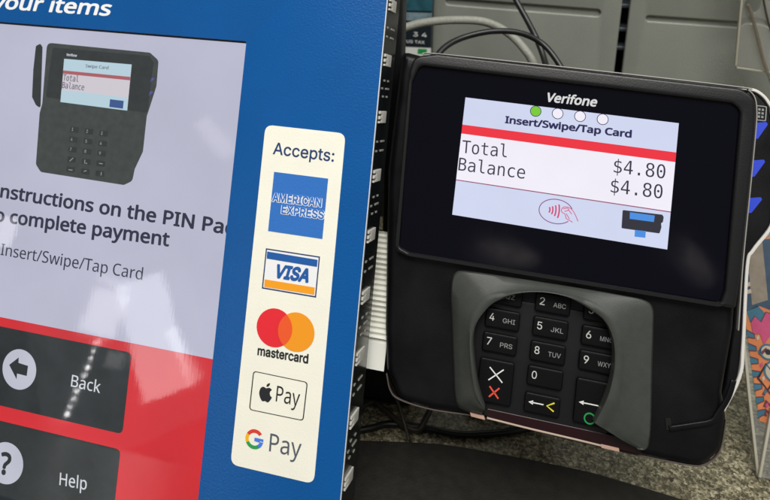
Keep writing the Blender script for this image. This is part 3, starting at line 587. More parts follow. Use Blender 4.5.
  'C': (507, [[304,-43,222,-33,158,-7,134,8,85,53,46,115,22,193,13,297,17,351,36,423,58,473,95,525,136,561,192,592,264,612,338,616,420,605,494,580,506,572,513,561,517,545,512,527,482,467,474,459,462,453,442,453,384,474,334,480,306,480,286,478,256,469,228,453,211,439,185,401,172,367,165,337,161,279,165,233,170,213,181,177,204,139,234,113,272,97,310,92,338,92,394,98,456,113,474,109,485,101,492,87,495,73,495,19,491,1,485,-9,474,-17,462,-21,394,-38]]),
  'I': (272, [[33,-35,15,-30,1,-15,-4,3,-4,37,1,57,9,68,27,77,59,84,62,89,62,483,55,489,17,499,2,513,-4,535,-4,567,-1,581,10,599,19,604,35,608,231,608,247,605,261,598,270,585,274,567,274,535,269,515,261,504,247,497,211,488,208,483,208,89,211,84,251,74,261,68,268,59,274,37,274,5,271,-9,260,-27,251,-32,235,-36]]),
  'S': (440, [[178,-43,140,-42,82,-32,42,-19,18,-8,10,3,5,23,5,83,10,103,16,112,26,119,44,123,120,100,188,92,234,92,262,100,275,107,285,117,293,133,292,163,283,181,262,197,114,263,70,296,55,311,29,353,21,375,12,435,20,487,46,538,79,571,122,596,170,610,216,616,248,616,330,605,404,581,413,575,420,565,424,549,422,537,400,477,392,464,382,457,362,452,290,474,240,480,202,480,184,474,165,461,158,441,157,427,163,407,174,393,202,376,350,309,379,287,411,253,418,241,432,203,439,159,430,97,413,55,405,43,368,6,326,-19,254,-40,204,-44]]),
  'T': (446, [[187,-35,171,-31,161,-24,154,-13,150,5,150,469,143,472,13,472,-1,475,-13,481,-23,493,-28,511,-28,567,-23,587,-17,596,-7,603,13,608,429,608,451,603,460,597,467,587,472,567,472,511,467,493,459,482,449,476,431,472,301,472,294,469,294,7,292,-7,283,-24,267,-33,253,-36]]),
  'a': (450, [[160,-43,126,-39,86,-25,52,-4,24,31,8,69,1,115,16,185,22,198,55,237,74,252,144,280,246,294,276,294,278,297,276,313,266,333,248,341,230,344,172,335,118,314,108,312,90,317,81,323,74,333,60,365,51,389,52,409,59,423,72,433,142,460,224,472,244,472,310,461,371,429,406,377,410,367,421,295,421,7,418,-9,407,-27,398,-32,382,-36,338,-36,324,-33,310,-26,300,-11,296,-9,242,-35,178,-44],[173,87,198,86,224,90,254,106,272,131,277,171,248,172,196,166,160,150,150,135,147,109,150,101,156,94]]),
  'd': (493, [[213,-43,159,-35,113,-15,81,10,62,29,33,75,12,149,8,205,12,279,27,331,35,355,67,406,107,441,153,463,183,470,223,474,287,464,317,453,318,603,323,623,329,632,339,639,357,644,419,644,433,641,451,629,457,617,460,603,460,7,457,-9,446,-27,437,-32,421,-36,373,-36,359,-33,345,-26,333,-12,287,-33,225,-44],[222,89,241,88,275,94,296,109,313,145,318,187,318,231,314,275,300,311,275,335,237,342,225,342,199,335,177,314,159,271,154,227,158,157,174,117,197,95]]),
  'e': (452, [[243,-43,183,-35,127,-15,73,26,37,79,16,139,8,207,17,289,36,347,66,397,87,418,121,444,171,465,231,474,275,470,309,461,345,445,385,414,423,359,439,311,446,261,446,205,443,191,436,177,423,168,405,164,161,163,161,151,181,115,215,95,255,88,315,94,391,117,407,113,417,106,423,97,428,77,428,25,423,5,415,-6,403,-13,333,-36],[165,293,291,292,297,295,291,311,275,332,255,341,235,344,205,339,188,329,177,317,166,299]]),
  'i': (207, [[68,-35,52,-31,42,-24,35,-13,31,5,31,425,36,445,44,456,54,462,80,467,81,469,58,481,44,495,32,517,27,547,34,581,47,601,57,611,72,619,104,626,146,613,160,602,174,581,181,549,176,517,164,494,148,480,121,467,148,463,161,457,170,445,175,427,175,5,169,-17,162,-26,152,-32,134,-36]]),
  'n': (496, [[69,-35,53,-31,43,-24,36,-13,32,5,32,425,35,439,41,452,53,461,71,466,121,466,141,461,150,455,159,443,163,443,213,465,277,474,351,463,410,431,421,419,453,367,466,291,466,5,463,-9,457,-22,445,-31,427,-36,365,-36,345,-31,336,-25,329,-15,324,5,324,283,322,303,311,327,303,333,287,340,259,342,221,335,205,324,194,313,181,279,174,219,174,5,169,-15,161,-26,145,-34,133,-36]]),
  'p': (493, [[69,-227,53,-223,43,-216,36,-205,32,-187,32,423,37,445,43,454,53,461,73,466,121,466,135,463,149,456,161,441,203,463,269,474,311,470,339,463,383,443,416,417,439,389,463,345,480,285,484,239,484,195,478,137,459,79,431,31,410,9,383,-13,339,-33,311,-40,271,-44,205,-34,179,-22,175,-22,174,-187,169,-207,161,-218,145,-226,133,-228],[240,89,271,88,283,90,305,102,317,117,328,139,338,175,340,221,336,261,331,281,320,307,314,317,295,333,263,342,231,339,205,328,195,317,185,297,176,257,174,223,176,189,178,165,187,131,197,111,205,102,229,91]]),
  'r': (331, [[69,-35,53,-31,43,-24,36,-13,32,5,32,423,37,445,45,456,59,463,73,466,121,466,135,463,148,457,163,434,199,458,243,472,289,474,333,465,342,459,349,449,354,429,346,369,341,353,336,345,325,337,309,333,267,338,231,329,203,309,183,275,174,225,174,5,169,-15,161,-26,145,-34,133,-36]]),
  's': (384, [[166,-43,90,-35,26,-13,16,-6,9,5,5,23,5,79,10,97,17,107,26,113,44,118,54,116,112,95,170,86,216,89,236,97,243,109,239,121,218,137,86,197,52,218,31,241,14,275,5,319,16,373,24,394,64,436,120,461,148,468,200,474,288,463,354,441,364,434,371,423,374,407,370,391,351,345,339,329,330,323,312,318,248,338,198,344,166,341,150,335,146,329,150,320,170,306,304,247,332,228,359,201,372,175,381,147,383,109,376,69,355,27,325,-3,314,-10,284,-25,238,-38,184,-44]]),
  't': (290, [[190,-43,158,-39,114,-23,89,-7,59,29,43,71,37,129,37,335,32,338,4,341,-8,347,-18,359,-23,377,-23,407,-14,431,0,442,44,463,72,543,79,553,88,559,106,564,150,562,158,559,170,550,175,541,179,525,181,467,264,466,278,463,296,452,301,443,305,427,305,377,300,359,291,347,278,341,264,338,184,338,180,336,179,331,179,131,184,105,192,92,208,86,240,88,268,94,284,90,294,84,302,73,307,55,307,9,304,-5,296,-20,280,-29,240,-40]]),
  'w': (630, [[128,-34,112,-30,103,-24,95,-12,90,2,-24,418,-24,440,-15,456,-6,462,12,467,76,467,98,462,109,454,116,440,164,254,174,225,242,436,251,454,262,462,282,467,350,467,370,462,380,455,387,444,448,244,456,223,462,238,514,436,523,454,534,462,556,467,618,467,636,462,646,455,655,438,654,418,536,-8,527,-24,518,-30,500,-35,426,-35,404,-30,393,-22,382,2,320,206,314,216,242,-4,234,-21,222,-30,204,-35]]),
 },
 'brand': {
  'T': (446, [[182,-26,168,-18,161,-2,161,480,156,483,6,483,-4,486,-12,492,-19,506,-19,574,-16,584,-10,592,6,599,436,599,448,596,456,590,463,574,463,506,454,490,438,483,292,483,285,480,285,-4,278,-18,262,-27]]),
  'V': (481, [[198,-26,186,-20,179,-10,-20,550,-25,566,-22,584,-16,592,0,599,78,599,86,596,96,588,240,187,244,192,380,582,387,592,402,599,482,599,492,596,504,584,506,566,301,-10,294,-20,280,-27]]),
  'e': (452, [[226,-32,188,-28,134,-8,81,30,46,80,36,108,25,140,17,214,23,280,34,314,45,346,76,396,122,434,162,452,216,463,252,463,290,458,338,439,384,402,415,356,432,304,437,256,437,200,430,184,414,175,156,175,150,173,153,146,170,116,176,108,206,88,264,79,318,85,388,107,404,103,415,90,417,16,410,2,404,-3,334,-27,274,-33],[154,284,302,283,308,286,297,318,280,339,258,350,234,353,198,346,176,331,156,300]]),
  'f': (276, [[82,-26,68,-18,61,-2,61,346,56,349,8,349,-6,356,-15,372,-13,418,-8,426,0,432,60,453,65,510,80,559,104,595,136,618,178,634,216,639,266,637,316,625,326,619,332,610,335,592,317,536,312,528,304,522,292,519,236,529,214,526,198,516,187,492,185,462,188,455,268,455,284,446,291,432,291,376,284,358,270,350,188,349,183,346,183,0,181,-10,174,-20,160,-27]]),
  'i': (207, [[63,-26,49,-18,42,-2,42,432,49,446,63,454,141,455,157,446,164,430,164,-4,157,-18,141,-27],[93,476,75,481,55,494,41,520,36,550,43,578,57,600,83,614,109,617,141,605,155,594,165,579,170,562,170,530,163,510,149,492,111,476]]),
  'n': (496, [[62,-26,48,-18,41,-2,41,428,48,446,64,455,128,455,142,448,156,428,214,456,258,463,292,463,356,452,407,422,418,408,444,364,457,290,457,-2,450,-18,434,-27,360,-27,344,-20,338,-12,335,0,335,272,331,304,327,316,318,332,308,340,296,347,260,351,216,342,200,331,188,320,172,280,165,222,165,0,162,-12,156,-20,142,-27]]),
  'o': (485, [[216,-32,194,-30,150,-16,116,2,80,33,56,66,36,108,21,162,17,216,23,286,44,348,76,396,124,435,172,454,192,459,228,463,260,463,294,459,318,452,365,432,406,399,438,352,463,284,467,236,465,162,452,110,432,66,409,34,380,7,332,-18,290,-30,264,-33],[242,78,276,83,299,94,318,113,332,144,341,178,343,212,339,258,332,284,316,318,296,337,274,348,254,351,236,351,202,344,192,339,169,318,150,276,143,214,146,176,156,138,168,113,187,94,208,83]]),
  'r': (331, [[62,-26,48,-18,41,-2,41,428,44,440,50,448,64,455,130,455,146,446,156,419,202,450,234,461,302,463,330,456,341,446,345,432,337,366,330,352,314,343,266,347,228,338,195,314,175,280,165,224,165,0,162,-12,156,-20,142,-27]]),
 },
 'query': {
  '?': (348, [[139,-36,114,-32,88,-14,73,8,68,46,73,78,89,101,115,118,145,123,173,117,200,98,213,78,218,40,213,10,196,-16,171,-32],[113,136,103,138,94,144,89,152,86,164,86,188,95,246,120,294,209,381,227,406,234,438,229,462,219,477,199,487,163,493,103,485,45,462,25,462,15,469,7,481,-13,530,-14,548,-5,561,13,570,69,592,125,605,171,607,245,594,301,563,340,508,352,446,350,406,343,380,338,366,306,320,213,232,199,208,192,154,186,144,177,138,165,135]]),
  'T': (446, [[187,-25,177,-23,168,-17,163,-9,160,5,160,479,155,482,13,482,-1,485,-14,497,-18,511,-18,567,-15,581,-3,594,13,598,429,598,445,595,458,583,462,567,462,511,459,499,451,489,431,482,291,482,284,479,284,3,277,-15,265,-24,253,-26]]),
 },
 'visa': {
  'A': (480, [[17,-37,-3,-31,-15,-20,-20,-9,-19,13,164,519,178,537,191,544,271,546,291,542,309,525,323,491,497,17,500,3,496,-15,483,-30,471,-36,401,-38,383,-35,373,-30,360,-15,316,103,167,104,160,99,121,-12,108,-29,97,-35,83,-38],[211,237,263,236,269,239,239,321,235,315,211,243]]),
  'I': (301, [[32,-37,11,-31,1,-21,-4,-12,-7,5,-7,53,0,75,16,90,36,94,74,94,79,97,79,409,74,414,36,414,20,417,10,422,0,432,-4,441,-7,457,-7,503,-3,521,12,539,36,546,262,546,282,542,299,529,305,517,307,459,303,439,291,423,280,417,264,414,226,414,221,409,221,99,226,94,264,94,280,91,290,86,300,76,304,67,307,51,307,5,303,-13,288,-31,266,-38]]),
  'S': (447, [[215,-46,163,-41,133,-32,107,-23,71,-1,29,45,11,82,0,134,7,156,17,167,27,172,43,175,99,175,117,171,132,160,140,146,146,124,153,112,161,104,177,96,221,87,249,89,273,96,288,104,299,116,307,138,305,148,301,155,279,170,177,202,117,224,69,255,52,272,26,310,14,370,23,426,40,464,81,507,123,533,165,546,211,553,241,553,287,547,327,534,371,507,409,469,428,430,438,386,434,364,421,347,409,341,343,339,325,342,315,347,305,358,292,392,281,405,257,416,225,421,193,416,165,403,155,386,155,366,162,358,187,342,323,300,377,271,428,216,441,182,446,136,438,84,417,44,381,3,335,-25,289,-40]]),
  'T': (449, [[193,-37,177,-34,164,-23,157,-11,154,3,154,411,147,414,37,414,13,421,0,435,-6,455,-6,503,-3,519,2,529,13,539,37,546,409,546,427,543,437,538,447,527,454,505,454,455,450,439,441,426,428,417,413,414,301,414,294,411,294,7,291,-11,281,-26,267,-35,251,-38]]),
  'V': (480, [[205,-37,184,-31,172,-19,167,-9,-17,489,-21,507,-18,521,-3,539,21,546,93,544,104,539,116,527,127,501,237,191,241,185,363,527,377,540,397,546,457,546,475,542,487,534,496,521,499,507,497,493,314,-11,299,-30,287,-36,271,-38]]),
 },
 'accept': {
  ':': (188, [[80,-10,62,-1,47,18,43,30,45,62,58,79,73,90,92,95,112,92,132,81,146,62,149,44,146,22,134,3,118,-8,106,-11],[86,264,74,266,61,274,47,292,41,314,44,332,53,350,72,365,84,369,116,367,133,356,145,338,149,320,147,298,136,281,116,266]]),
  'A': (480, [[12,-8,8,-4,8,4,192,510,202,517,280,516,288,502,468,12,470,-4,462,-9,396,-9,389,-6,344,116,336,133,148,133,142,132,138,124,91,-6,84,-9],[170,208,304,207,310,210,240,419,237,418,234,410,206,320,170,214]]),
  'T': (449, [[190,-8,186,-4,185,2,185,440,178,443,28,444,23,452,24,512,28,516,34,517,420,516,424,512,425,506,425,452,420,444,272,443,265,440,265,-2,262,-7,256,-9]]),
  'c': (396, [[188,-14,156,-10,116,7,74,41,49,80,32,130,27,170,27,206,32,246,48,294,76,337,114,368,156,386,192,391,224,391,266,384,310,363,348,324,368,284,368,274,360,267,312,255,302,255,294,261,282,284,268,301,238,316,212,321,186,319,174,315,150,302,132,283,116,254,107,220,105,170,117,118,132,93,149,74,176,60,202,55,238,60,266,74,284,93,296,120,302,125,366,110,370,106,371,98,348,51,310,14,264,-9,222,-15]]),
  'e': (404, [[192,-14,158,-10,116,7,74,41,49,80,32,128,27,170,27,208,32,248,46,291,70,329,90,349,110,366,154,386,190,391,216,391,268,382,296,369,317,354,348,321,364,288,377,242,379,170,376,163,370,161,109,160,107,146,117,112,132,89,154,70,184,58,214,55,252,63,278,79,298,109,304,113,364,100,372,94,372,86,360,58,346,39,316,12,286,-4,254,-13],[109,230,292,229,297,230,299,234,288,268,275,290,260,305,232,318,198,321,176,317,150,304,134,291,116,262,107,236]]),
  'p': (424, [[49,-151,45,-147,44,-141,45,381,53,386,115,385,120,379,120,347,123,343,135,356,167,381,195,390,235,392,267,388,279,385,315,370,351,338,369,311,379,293,394,245,398,197,394,133,377,79,354,41,329,18,317,9,297,-2,267,-12,235,-16,195,-13,169,-3,123,32,121,-147,113,-152],[208,57,247,59,274,73,292,91,309,125,318,159,320,185,318,219,309,253,293,286,276,303,251,316,221,321,191,316,165,303,148,287,133,259,122,207,124,153,133,119,147,93,167,73,193,59]]),
  's': (365, [[154,-14,106,-3,80,10,56,31,37,60,27,92,29,100,96,115,102,110,114,82,126,69,152,58,182,53,212,58,240,71,254,86,259,104,256,118,248,129,234,138,146,162,102,177,66,201,45,234,39,268,41,298,44,310,57,336,82,361,108,377,142,388,160,391,228,389,256,380,272,372,284,365,305,344,330,296,329,284,302,276,266,269,260,274,248,296,236,309,214,320,186,325,158,320,135,308,122,294,118,276,120,262,131,250,174,232,236,216,278,202,310,179,330,150,334,140,339,110,335,74,318,41,292,15,266,-1,228,-13]]),
  't': (227, [[150,-10,122,-6,90,12,64,48,57,88,57,316,52,319,4,319,-3,326,-3,378,-1,384,6,387,52,387,57,390,57,470,59,476,64,479,124,479,131,476,133,470,133,394,135,388,204,387,211,380,211,328,208,321,202,319,138,319,133,316,133,106,136,80,146,66,164,59,202,61,209,58,221,0,216,-6,198,-11]]),
 },
 'amexw': {
  ' ': (216, []),
  'A': (480, [[17,-71,1,-69,-15,-64,-40,-43,-53,-15,-54,15,133,532,143,550,157,564,185,577,205,580,271,580,304,573,319,564,335,548,353,507,531,21,534,3,527,-28,518,-43,505,-56,477,-69,431,-72,379,-69,352,-57,333,-35,293,69,191,70,187,69,183,63,150,-31,129,-56,115,-64,99,-70,79,-72]]),
  'C': (510, [[261,-78,187,-68,125,-43,107,-32,83,-13,44,24,4,86,-21,162,-32,258,-22,344,3,418,45,485,100,536,115,546,144,560,191,579,275,587,353,575,367,570,415,548,448,526,487,487,507,458,522,430,533,400,542,368,544,352,542,334,536,318,528,304,515,291,501,283,467,275,411,275,381,282,364,292,347,312,327,356,311,371,291,380,273,383,245,381,225,372,205,356,191,334,178,292,175,254,178,216,193,172,209,149,231,133,263,125,283,127,313,139,324,148,349,198,373,220,393,228,411,231,467,231,499,224,517,213,528,202,536,188,544,156,541,138,529,98,509,54,486,20,445,-19,411,-41,359,-64,317,-75]]),
  'E': (419, [[61,-71,45,-69,29,-64,6,-45,-5,-27,-12,3,-12,501,-9,523,-2,541,6,553,25,569,45,577,65,580,367,580,387,577,405,570,417,562,433,543,441,523,444,503,444,457,441,437,433,417,417,398,399,387,367,380,201,380,196,377,196,365,197,360,201,358,351,358,375,353,396,343,415,321,424,299,426,233,423,213,418,197,397,172,369,159,347,156,201,156,196,153,196,133,198,129,203,128,371,128,395,123,415,113,435,91,444,69,446,5,443,-15,436,-33,428,-45,409,-61,389,-69,371,-72]]),
  'I': (301, [[32,-71,16,-69,0,-64,-23,-45,-34,-27,-41,3,-41,53,-38,71,-30,91,-19,105,-4,117,16,125,42,128,45,135,45,377,42,380,16,383,-4,391,-24,408,-33,421,-39,439,-41,459,-41,505,-34,535,-25,551,-4,569,16,577,34,580,264,580,296,573,320,556,334,535,341,503,341,455,338,437,333,421,313,397,296,387,282,382,258,380,255,377,255,133,258,128,284,125,304,117,324,100,333,87,339,69,341,49,341,3,334,-27,326,-42,312,-56,298,-64,282,-70,262,-72]]),
  'M': (628, [[61,-71,45,-69,29,-64,6,-45,-5,-27,-12,3,-12,503,-7,529,4,551,29,572,45,577,65,580,149,580,179,573,195,564,211,548,221,530,305,313,315,294,407,529,417,548,432,563,455,575,483,580,581,578,597,572,611,564,632,539,637,523,640,503,640,5,635,-21,624,-43,603,-61,581,-70,509,-72,477,-65,460,-55,442,-33,434,-13,432,21,429,24,405,-33,396,-45,377,-61,357,-69,337,-72,273,-70,251,-61,228,-41,219,-26,201,20,195,28,192,-13,187,-27,178,-43,164,-57,135,-70]]),
  'N': (523, [[61,-71,45,-69,29,-64,6,-45,-5,-27,-12,3,-12,503,-9,523,3,549,17,564,29,572,45,577,63,580,135,580,153,577,173,569,195,549,323,350,326,357,326,505,333,535,342,551,367,572,383,577,401,580,475,578,503,565,518,551,526,539,531,523,534,503,534,5,531,-15,519,-41,505,-56,493,-64,477,-69,459,-72,389,-72,371,-69,351,-61,329,-41,199,160,196,153,196,5,193,-15,185,-35,166,-57,139,-69,119,-72]]),
  'P': (445, [[61,-71,45,-69,29,-64,6,-45,-5,-27,-12,3,-12,501,-10,521,-4,539,5,552,25,569,45,577,65,580,249,580,303,573,363,552,403,524,429,498,454,463,473,409,480,361,480,333,473,287,456,237,422,189,407,174,363,142,301,120,241,114,198,113,196,107,196,3,191,-21,181,-42,159,-61,139,-69,119,-72],[198,315,239,314,265,322,272,339,272,359,267,371,257,377,241,380,198,379,196,373]]),
  'R': (449, [[61,-71,45,-69,29,-64,6,-45,-5,-27,-12,3,-12,501,-10,521,-4,539,5,552,25,569,45,577,65,580,253,580,307,573,359,556,404,527,428,503,449,473,458,457,476,407,480,369,480,337,475,295,449,231,411,181,493,29,499,1,498,-13,492,-31,484,-43,470,-57,441,-70,357,-72,337,-69,319,-62,307,-54,291,-35,213,109,205,123,199,126,196,119,196,3,191,-21,181,-41,165,-57,139,-69,119,-72],[198,327,229,326,253,328,267,333,272,343,272,365,269,371,259,377,241,380,198,379,196,373]]),
  'S': (447, [[215,-80,159,-75,129,-66,95,-55,49,-27,6,18,-2,30,-23,78,-34,134,-31,152,-26,168,-18,180,-4,194,23,206,67,209,70,212,47,229,25,251,1,286,-12,318,-20,372,-14,420,-7,442,13,484,59,533,109,563,163,581,213,587,241,587,293,580,352,560,391,535,433,493,440,482,459,444,465,424,472,384,469,362,461,342,443,321,427,312,395,305,393,302,431,265,457,233,475,186,480,136,474,86,468,68,443,22,403,-23,349,-55,293,-74],[222,122,255,126,267,132,266,138,221,154,175,167,170,166,181,132,189,128],[262,354,267,354,268,356,263,374,249,382,219,387,195,380,205,371]]),
  'T': (449, [[193,-71,165,-65,149,-56,131,-35,122,-13,120,7,120,377,115,380,19,382,-3,391,-22,407,-33,425,-40,455,-40,503,-33,535,-24,551,-3,569,17,577,37,580,409,580,443,573,458,565,472,551,480,537,486,521,488,457,485,437,477,417,458,395,431,383,411,380,333,380,328,377,328,7,321,-27,308,-47,298,-57,283,-65,251,-72]]),
  'X': (474, [[19,-71,3,-69,-13,-64,-38,-43,-46,-29,-52,-13,-51,17,-39,43,112,261,-34,475,-40,493,-40,521,-27,550,-5,569,17,578,101,580,133,573,148,565,162,551,233,446,239,442,316,551,341,572,357,577,375,580,439,580,459,577,486,565,505,543,513,523,515,505,509,477,364,263,520,33,526,15,526,-13,513,-42,491,-61,469,-70,387,-72,355,-65,339,-56,322,-39,237,80,233,77,151,-40,133,-57,113,-67,89,-72]]),
 },
 'amex': {
  ' ': (195, []),
  'A': (480, [[17,-19,7,-16,1,-11,-2,-1,-1,9,182,515,189,523,203,528,271,528,285,524,293,517,299,503,471,35,481,5,478,-9,471,-16,457,-20,399,-20,381,-14,333,115,329,121,155,122,150,121,147,117,100,-13,81,-20],[185,219,289,218,295,221,239,383,185,225]]),
  'C': (510, [[261,-26,195,-16,147,5,135,11,86,54,52,106,31,170,20,258,28,328,51,398,87,455,139,500,196,526,255,535,275,535,347,522,389,503,418,484,445,457,461,434,474,410,481,392,491,354,489,340,483,332,469,327,413,327,399,331,390,340,371,385,344,412,307,430,277,435,255,435,227,430,199,417,172,396,159,380,143,354,128,310,124,270,124,236,129,196,143,154,168,116,197,92,231,78,267,73,309,80,347,99,371,124,391,168,401,176,413,179,469,179,486,172,492,156,479,112,463,78,444,50,415,23,389,6,351,-12,301,-25]]),
  'E': (419, [[61,-19,46,-13,40,5,40,501,45,519,53,525,67,528,365,528,383,523,388,517,392,505,392,457,387,441,379,435,365,432,151,432,144,429,144,313,146,307,347,306,361,303,369,297,374,283,374,235,368,215,351,208,146,207,144,201,144,83,145,78,149,76,367,76,381,73,389,67,394,53,394,5,389,-11,382,-17,369,-20]]),
  'I': (301, [[32,-19,17,-13,11,3,11,51,16,67,22,72,34,76,92,76,97,81,97,425,96,430,92,432,34,432,17,439,11,457,11,503,15,517,22,524,36,528,262,528,278,524,285,517,289,503,289,457,284,441,278,436,266,432,208,432,203,427,203,83,204,78,208,76,266,76,283,69,289,51,289,5,285,-9,278,-16,264,-20]]),
  'M': (628, [[61,-19,46,-13,40,5,40,501,46,521,65,528,147,528,161,524,169,518,315,143,459,517,467,524,481,528,563,528,581,522,585,515,588,501,588,7,582,-13,565,-20,509,-20,493,-15,487,-7,484,7,483,300,479,297,360,-7,351,-16,335,-20,289,-20,277,-16,269,-9,149,291,143,300,142,7,140,-5,133,-15,119,-20]]),
  'N': (523, [[61,-19,46,-13,40,5,40,501,45,519,53,525,67,528,133,528,152,521,375,171,378,177,378,501,381,515,387,523,401,528,457,528,473,523,479,515,482,501,482,7,477,-11,469,-17,455,-20,391,-20,372,-13,147,342,145,341,144,333,143,1,137,-14,123,-19]]),
  'P': (445, [[61,-19,46,-13,40,5,40,501,45,519,52,525,65,528,247,528,295,521,343,503,373,482,387,468,408,439,421,401,428,363,428,333,421,295,406,255,377,216,343,191,313,179,285,170,241,166,146,165,144,159,144,5,140,-9,135,-15,121,-20],[146,263,235,262,257,264,285,273,302,285,313,301,321,319,324,341,321,375,314,393,303,409,285,422,263,430,237,432,146,431,144,425,144,305]]),
  'R': (449, [[61,-19,46,-13,40,5,40,501,45,519,52,525,65,528,253,528,299,521,345,504,374,485,385,474,410,437,426,391,428,337,423,303,403,255,381,226,345,201,344,197,444,13,447,1,443,-11,436,-17,423,-20,357,-20,341,-15,329,3,235,177,151,178,146,177,144,173,144,5,140,-9,135,-15,121,-20],[146,275,227,274,255,276,283,283,305,296,317,313,324,341,321,381,317,393,306,409,287,422,265,430,237,432,146,431,144,425,144,285]]),
  'S': (447, [[215,-28,175,-25,137,-14,115,-7,79,15,44,54,29,86,18,134,24,150,41,157,99,157,111,154,122,144,129,118,137,104,151,89,173,78,221,69,253,71,277,78,297,89,315,108,323,126,326,140,323,154,315,167,283,188,181,220,117,244,78,270,68,280,47,310,38,334,32,374,41,422,59,460,86,488,127,515,169,528,211,535,241,535,277,530,323,516,363,491,393,461,411,424,420,384,415,366,408,360,395,357,341,357,329,360,320,368,309,400,288,422,259,434,219,439,199,437,177,430,159,420,148,410,136,388,136,366,139,358,147,347,182,324,319,282,369,255,408,214,414,204,426,168,428,136,420,88,401,52,372,18,329,-7,285,-22,231,-29]]),
  'T': (449, [[193,-19,178,-13,172,5,172,429,165,432,37,432,21,437,15,444,12,457,12,503,15,515,21,523,37,528,409,528,423,525,431,519,436,503,436,455,432,443,427,437,411,432,283,432,276,429,276,3,271,-11,263,-17,251,-20]]),
  'X': (474, [[19,-19,7,-15,2,-9,-1,1,3,13,175,261,15,495,11,507,16,521,35,528,101,528,117,523,237,347,361,523,377,528,437,528,457,522,463,507,459,493,301,263,471,13,475,1,470,-13,463,-17,449,-20,387,-20,369,-14,237,175,105,-14,87,-20]]),
 },
 'mc': {
  'T': (449, [[193,-23,181,-19,174,-13,168,5,168,425,161,428,37,428,21,433,13,441,8,455,8,503,11,515,21,527,37,532,409,532,423,529,435,519,440,503,440,455,435,441,428,433,411,428,287,428,280,425,280,3,275,-11,263,-21,251,-24]]),
  'a': (389, [[153,-32,123,-28,83,-15,55,3,30,30,10,76,6,110,13,148,22,170,30,182,49,201,65,212,131,236,247,254,251,260,245,286,229,300,197,307,163,301,135,284,114,256,97,251,33,270,23,280,19,294,38,336,65,365,95,385,131,398,183,407,207,407,239,403,290,384,308,372,328,352,339,336,355,296,360,264,360,2,352,-16,345,-21,333,-25,277,-24,264,-20,251,-4,217,-22,163,-33],[164,70,175,69,201,74,217,80,229,89,239,100,247,116,252,136,251,154,243,155,157,140,141,135,123,124,116,106,123,86,137,76]]),
  'c': (396, [[199,-31,149,-23,117,-10,95,4,60,37,34,77,19,123,10,191,16,243,33,295,61,340,95,372,119,386,157,401,209,408,267,399,319,374,361,331,383,287,384,271,379,262,369,255,303,239,293,242,284,249,269,277,257,291,237,301,203,306,179,301,159,291,143,274,132,253,122,221,120,193,122,155,129,129,135,117,143,102,159,85,179,75,205,70,235,75,259,87,271,101,284,127,293,135,307,140,369,124,381,113,385,99,361,45,317,1,267,-23,211,-32]]),
  'd': (424, [[189,-31,141,-23,99,-3,60,31,34,73,14,135,10,185,14,243,33,301,59,343,72,357,101,381,141,399,193,408,225,406,259,395,281,380,285,380,286,503,291,519,299,527,313,532,367,532,379,529,391,519,396,503,396,7,393,-7,383,-19,369,-24,317,-24,299,-18,287,0,261,-18,233,-27],[188,73,229,74,249,84,268,105,277,125,286,155,288,183,286,225,276,259,265,278,252,291,231,301,209,306,177,301,154,289,145,279,130,253,122,223,120,195,122,155,131,127,145,99,156,87,177,75]]),
  'e': (404, [[205,-31,153,-24,113,-8,95,4,60,37,33,81,16,133,10,185,14,239,19,255,34,301,62,343,105,380,147,399,203,408,275,395,305,381,327,364,359,330,378,291,392,243,394,219,393,169,389,156,377,147,365,144,131,144,125,142,132,117,147,94,163,82,191,72,215,70,249,78,269,92,291,122,307,128,371,113,384,101,388,89,386,81,371,49,357,30,326,1,287,-19,245,-30],[128,245,273,244,279,247,273,265,253,292,235,301,203,306,181,303,157,292,144,281,132,263,127,249]]),
  'm': (610, [[54,-23,42,-19,35,-13,29,5,29,373,33,387,40,396,56,402,108,402,124,396,136,379,164,397,222,410,268,400,300,380,316,361,320,359,374,397,442,410,466,407,503,395,525,381,543,365,560,341,570,317,577,295,581,261,581,5,577,-9,570,-18,552,-24,498,-24,484,-19,475,-9,471,5,471,259,469,275,456,295,438,303,418,306,396,303,382,296,367,279,359,249,359,7,355,-9,346,-19,332,-24,278,-24,260,-18,253,-9,249,5,249,269,244,283,235,295,220,303,200,306,164,296,148,279,141,263,137,233,137,7,133,-9,124,-19,110,-24]]),
  'r': (259, [[54,-23,42,-19,35,-13,29,5,29,371,33,387,42,397,58,402,110,401,122,397,134,385,172,401,190,406,238,408,252,404,262,395,267,381,267,327,261,309,254,303,242,299,204,302,174,295,154,282,142,261,137,233,137,7,133,-9,124,-19,110,-24]]),
  's': (365, [[171,-31,147,-30,105,-19,69,0,40,29,25,51,13,93,17,106,29,116,89,130,107,124,115,115,129,86,135,81,155,73,173,70,209,73,229,81,241,93,244,103,241,113,229,124,203,133,139,149,99,163,63,186,49,200,32,227,24,265,24,287,30,315,46,345,75,374,110,393,141,403,193,408,219,406,251,397,291,378,321,347,345,299,345,283,337,272,327,267,271,254,253,262,237,288,227,297,209,306,177,308,161,305,141,294,134,283,135,267,143,260,181,245,243,229,279,217,316,193,327,182,347,149,354,115,354,99,347,67,331,35,299,3,270,-15,237,-25,219,-30]]),
  't': (227, [[161,-27,117,-19,87,-3,72,9,52,41,40,97,40,299,35,302,9,302,-3,306,-13,315,-18,329,-18,373,-14,387,-1,399,39,404,40,465,43,477,53,489,67,494,121,494,138,489,145,481,150,467,151,404,211,399,223,389,228,375,228,329,224,317,219,310,201,302,155,302,150,299,150,91,153,79,157,76,179,74,199,78,211,74,218,69,225,57,236,5,231,-10,217,-20,189,-28]]),
 },
}


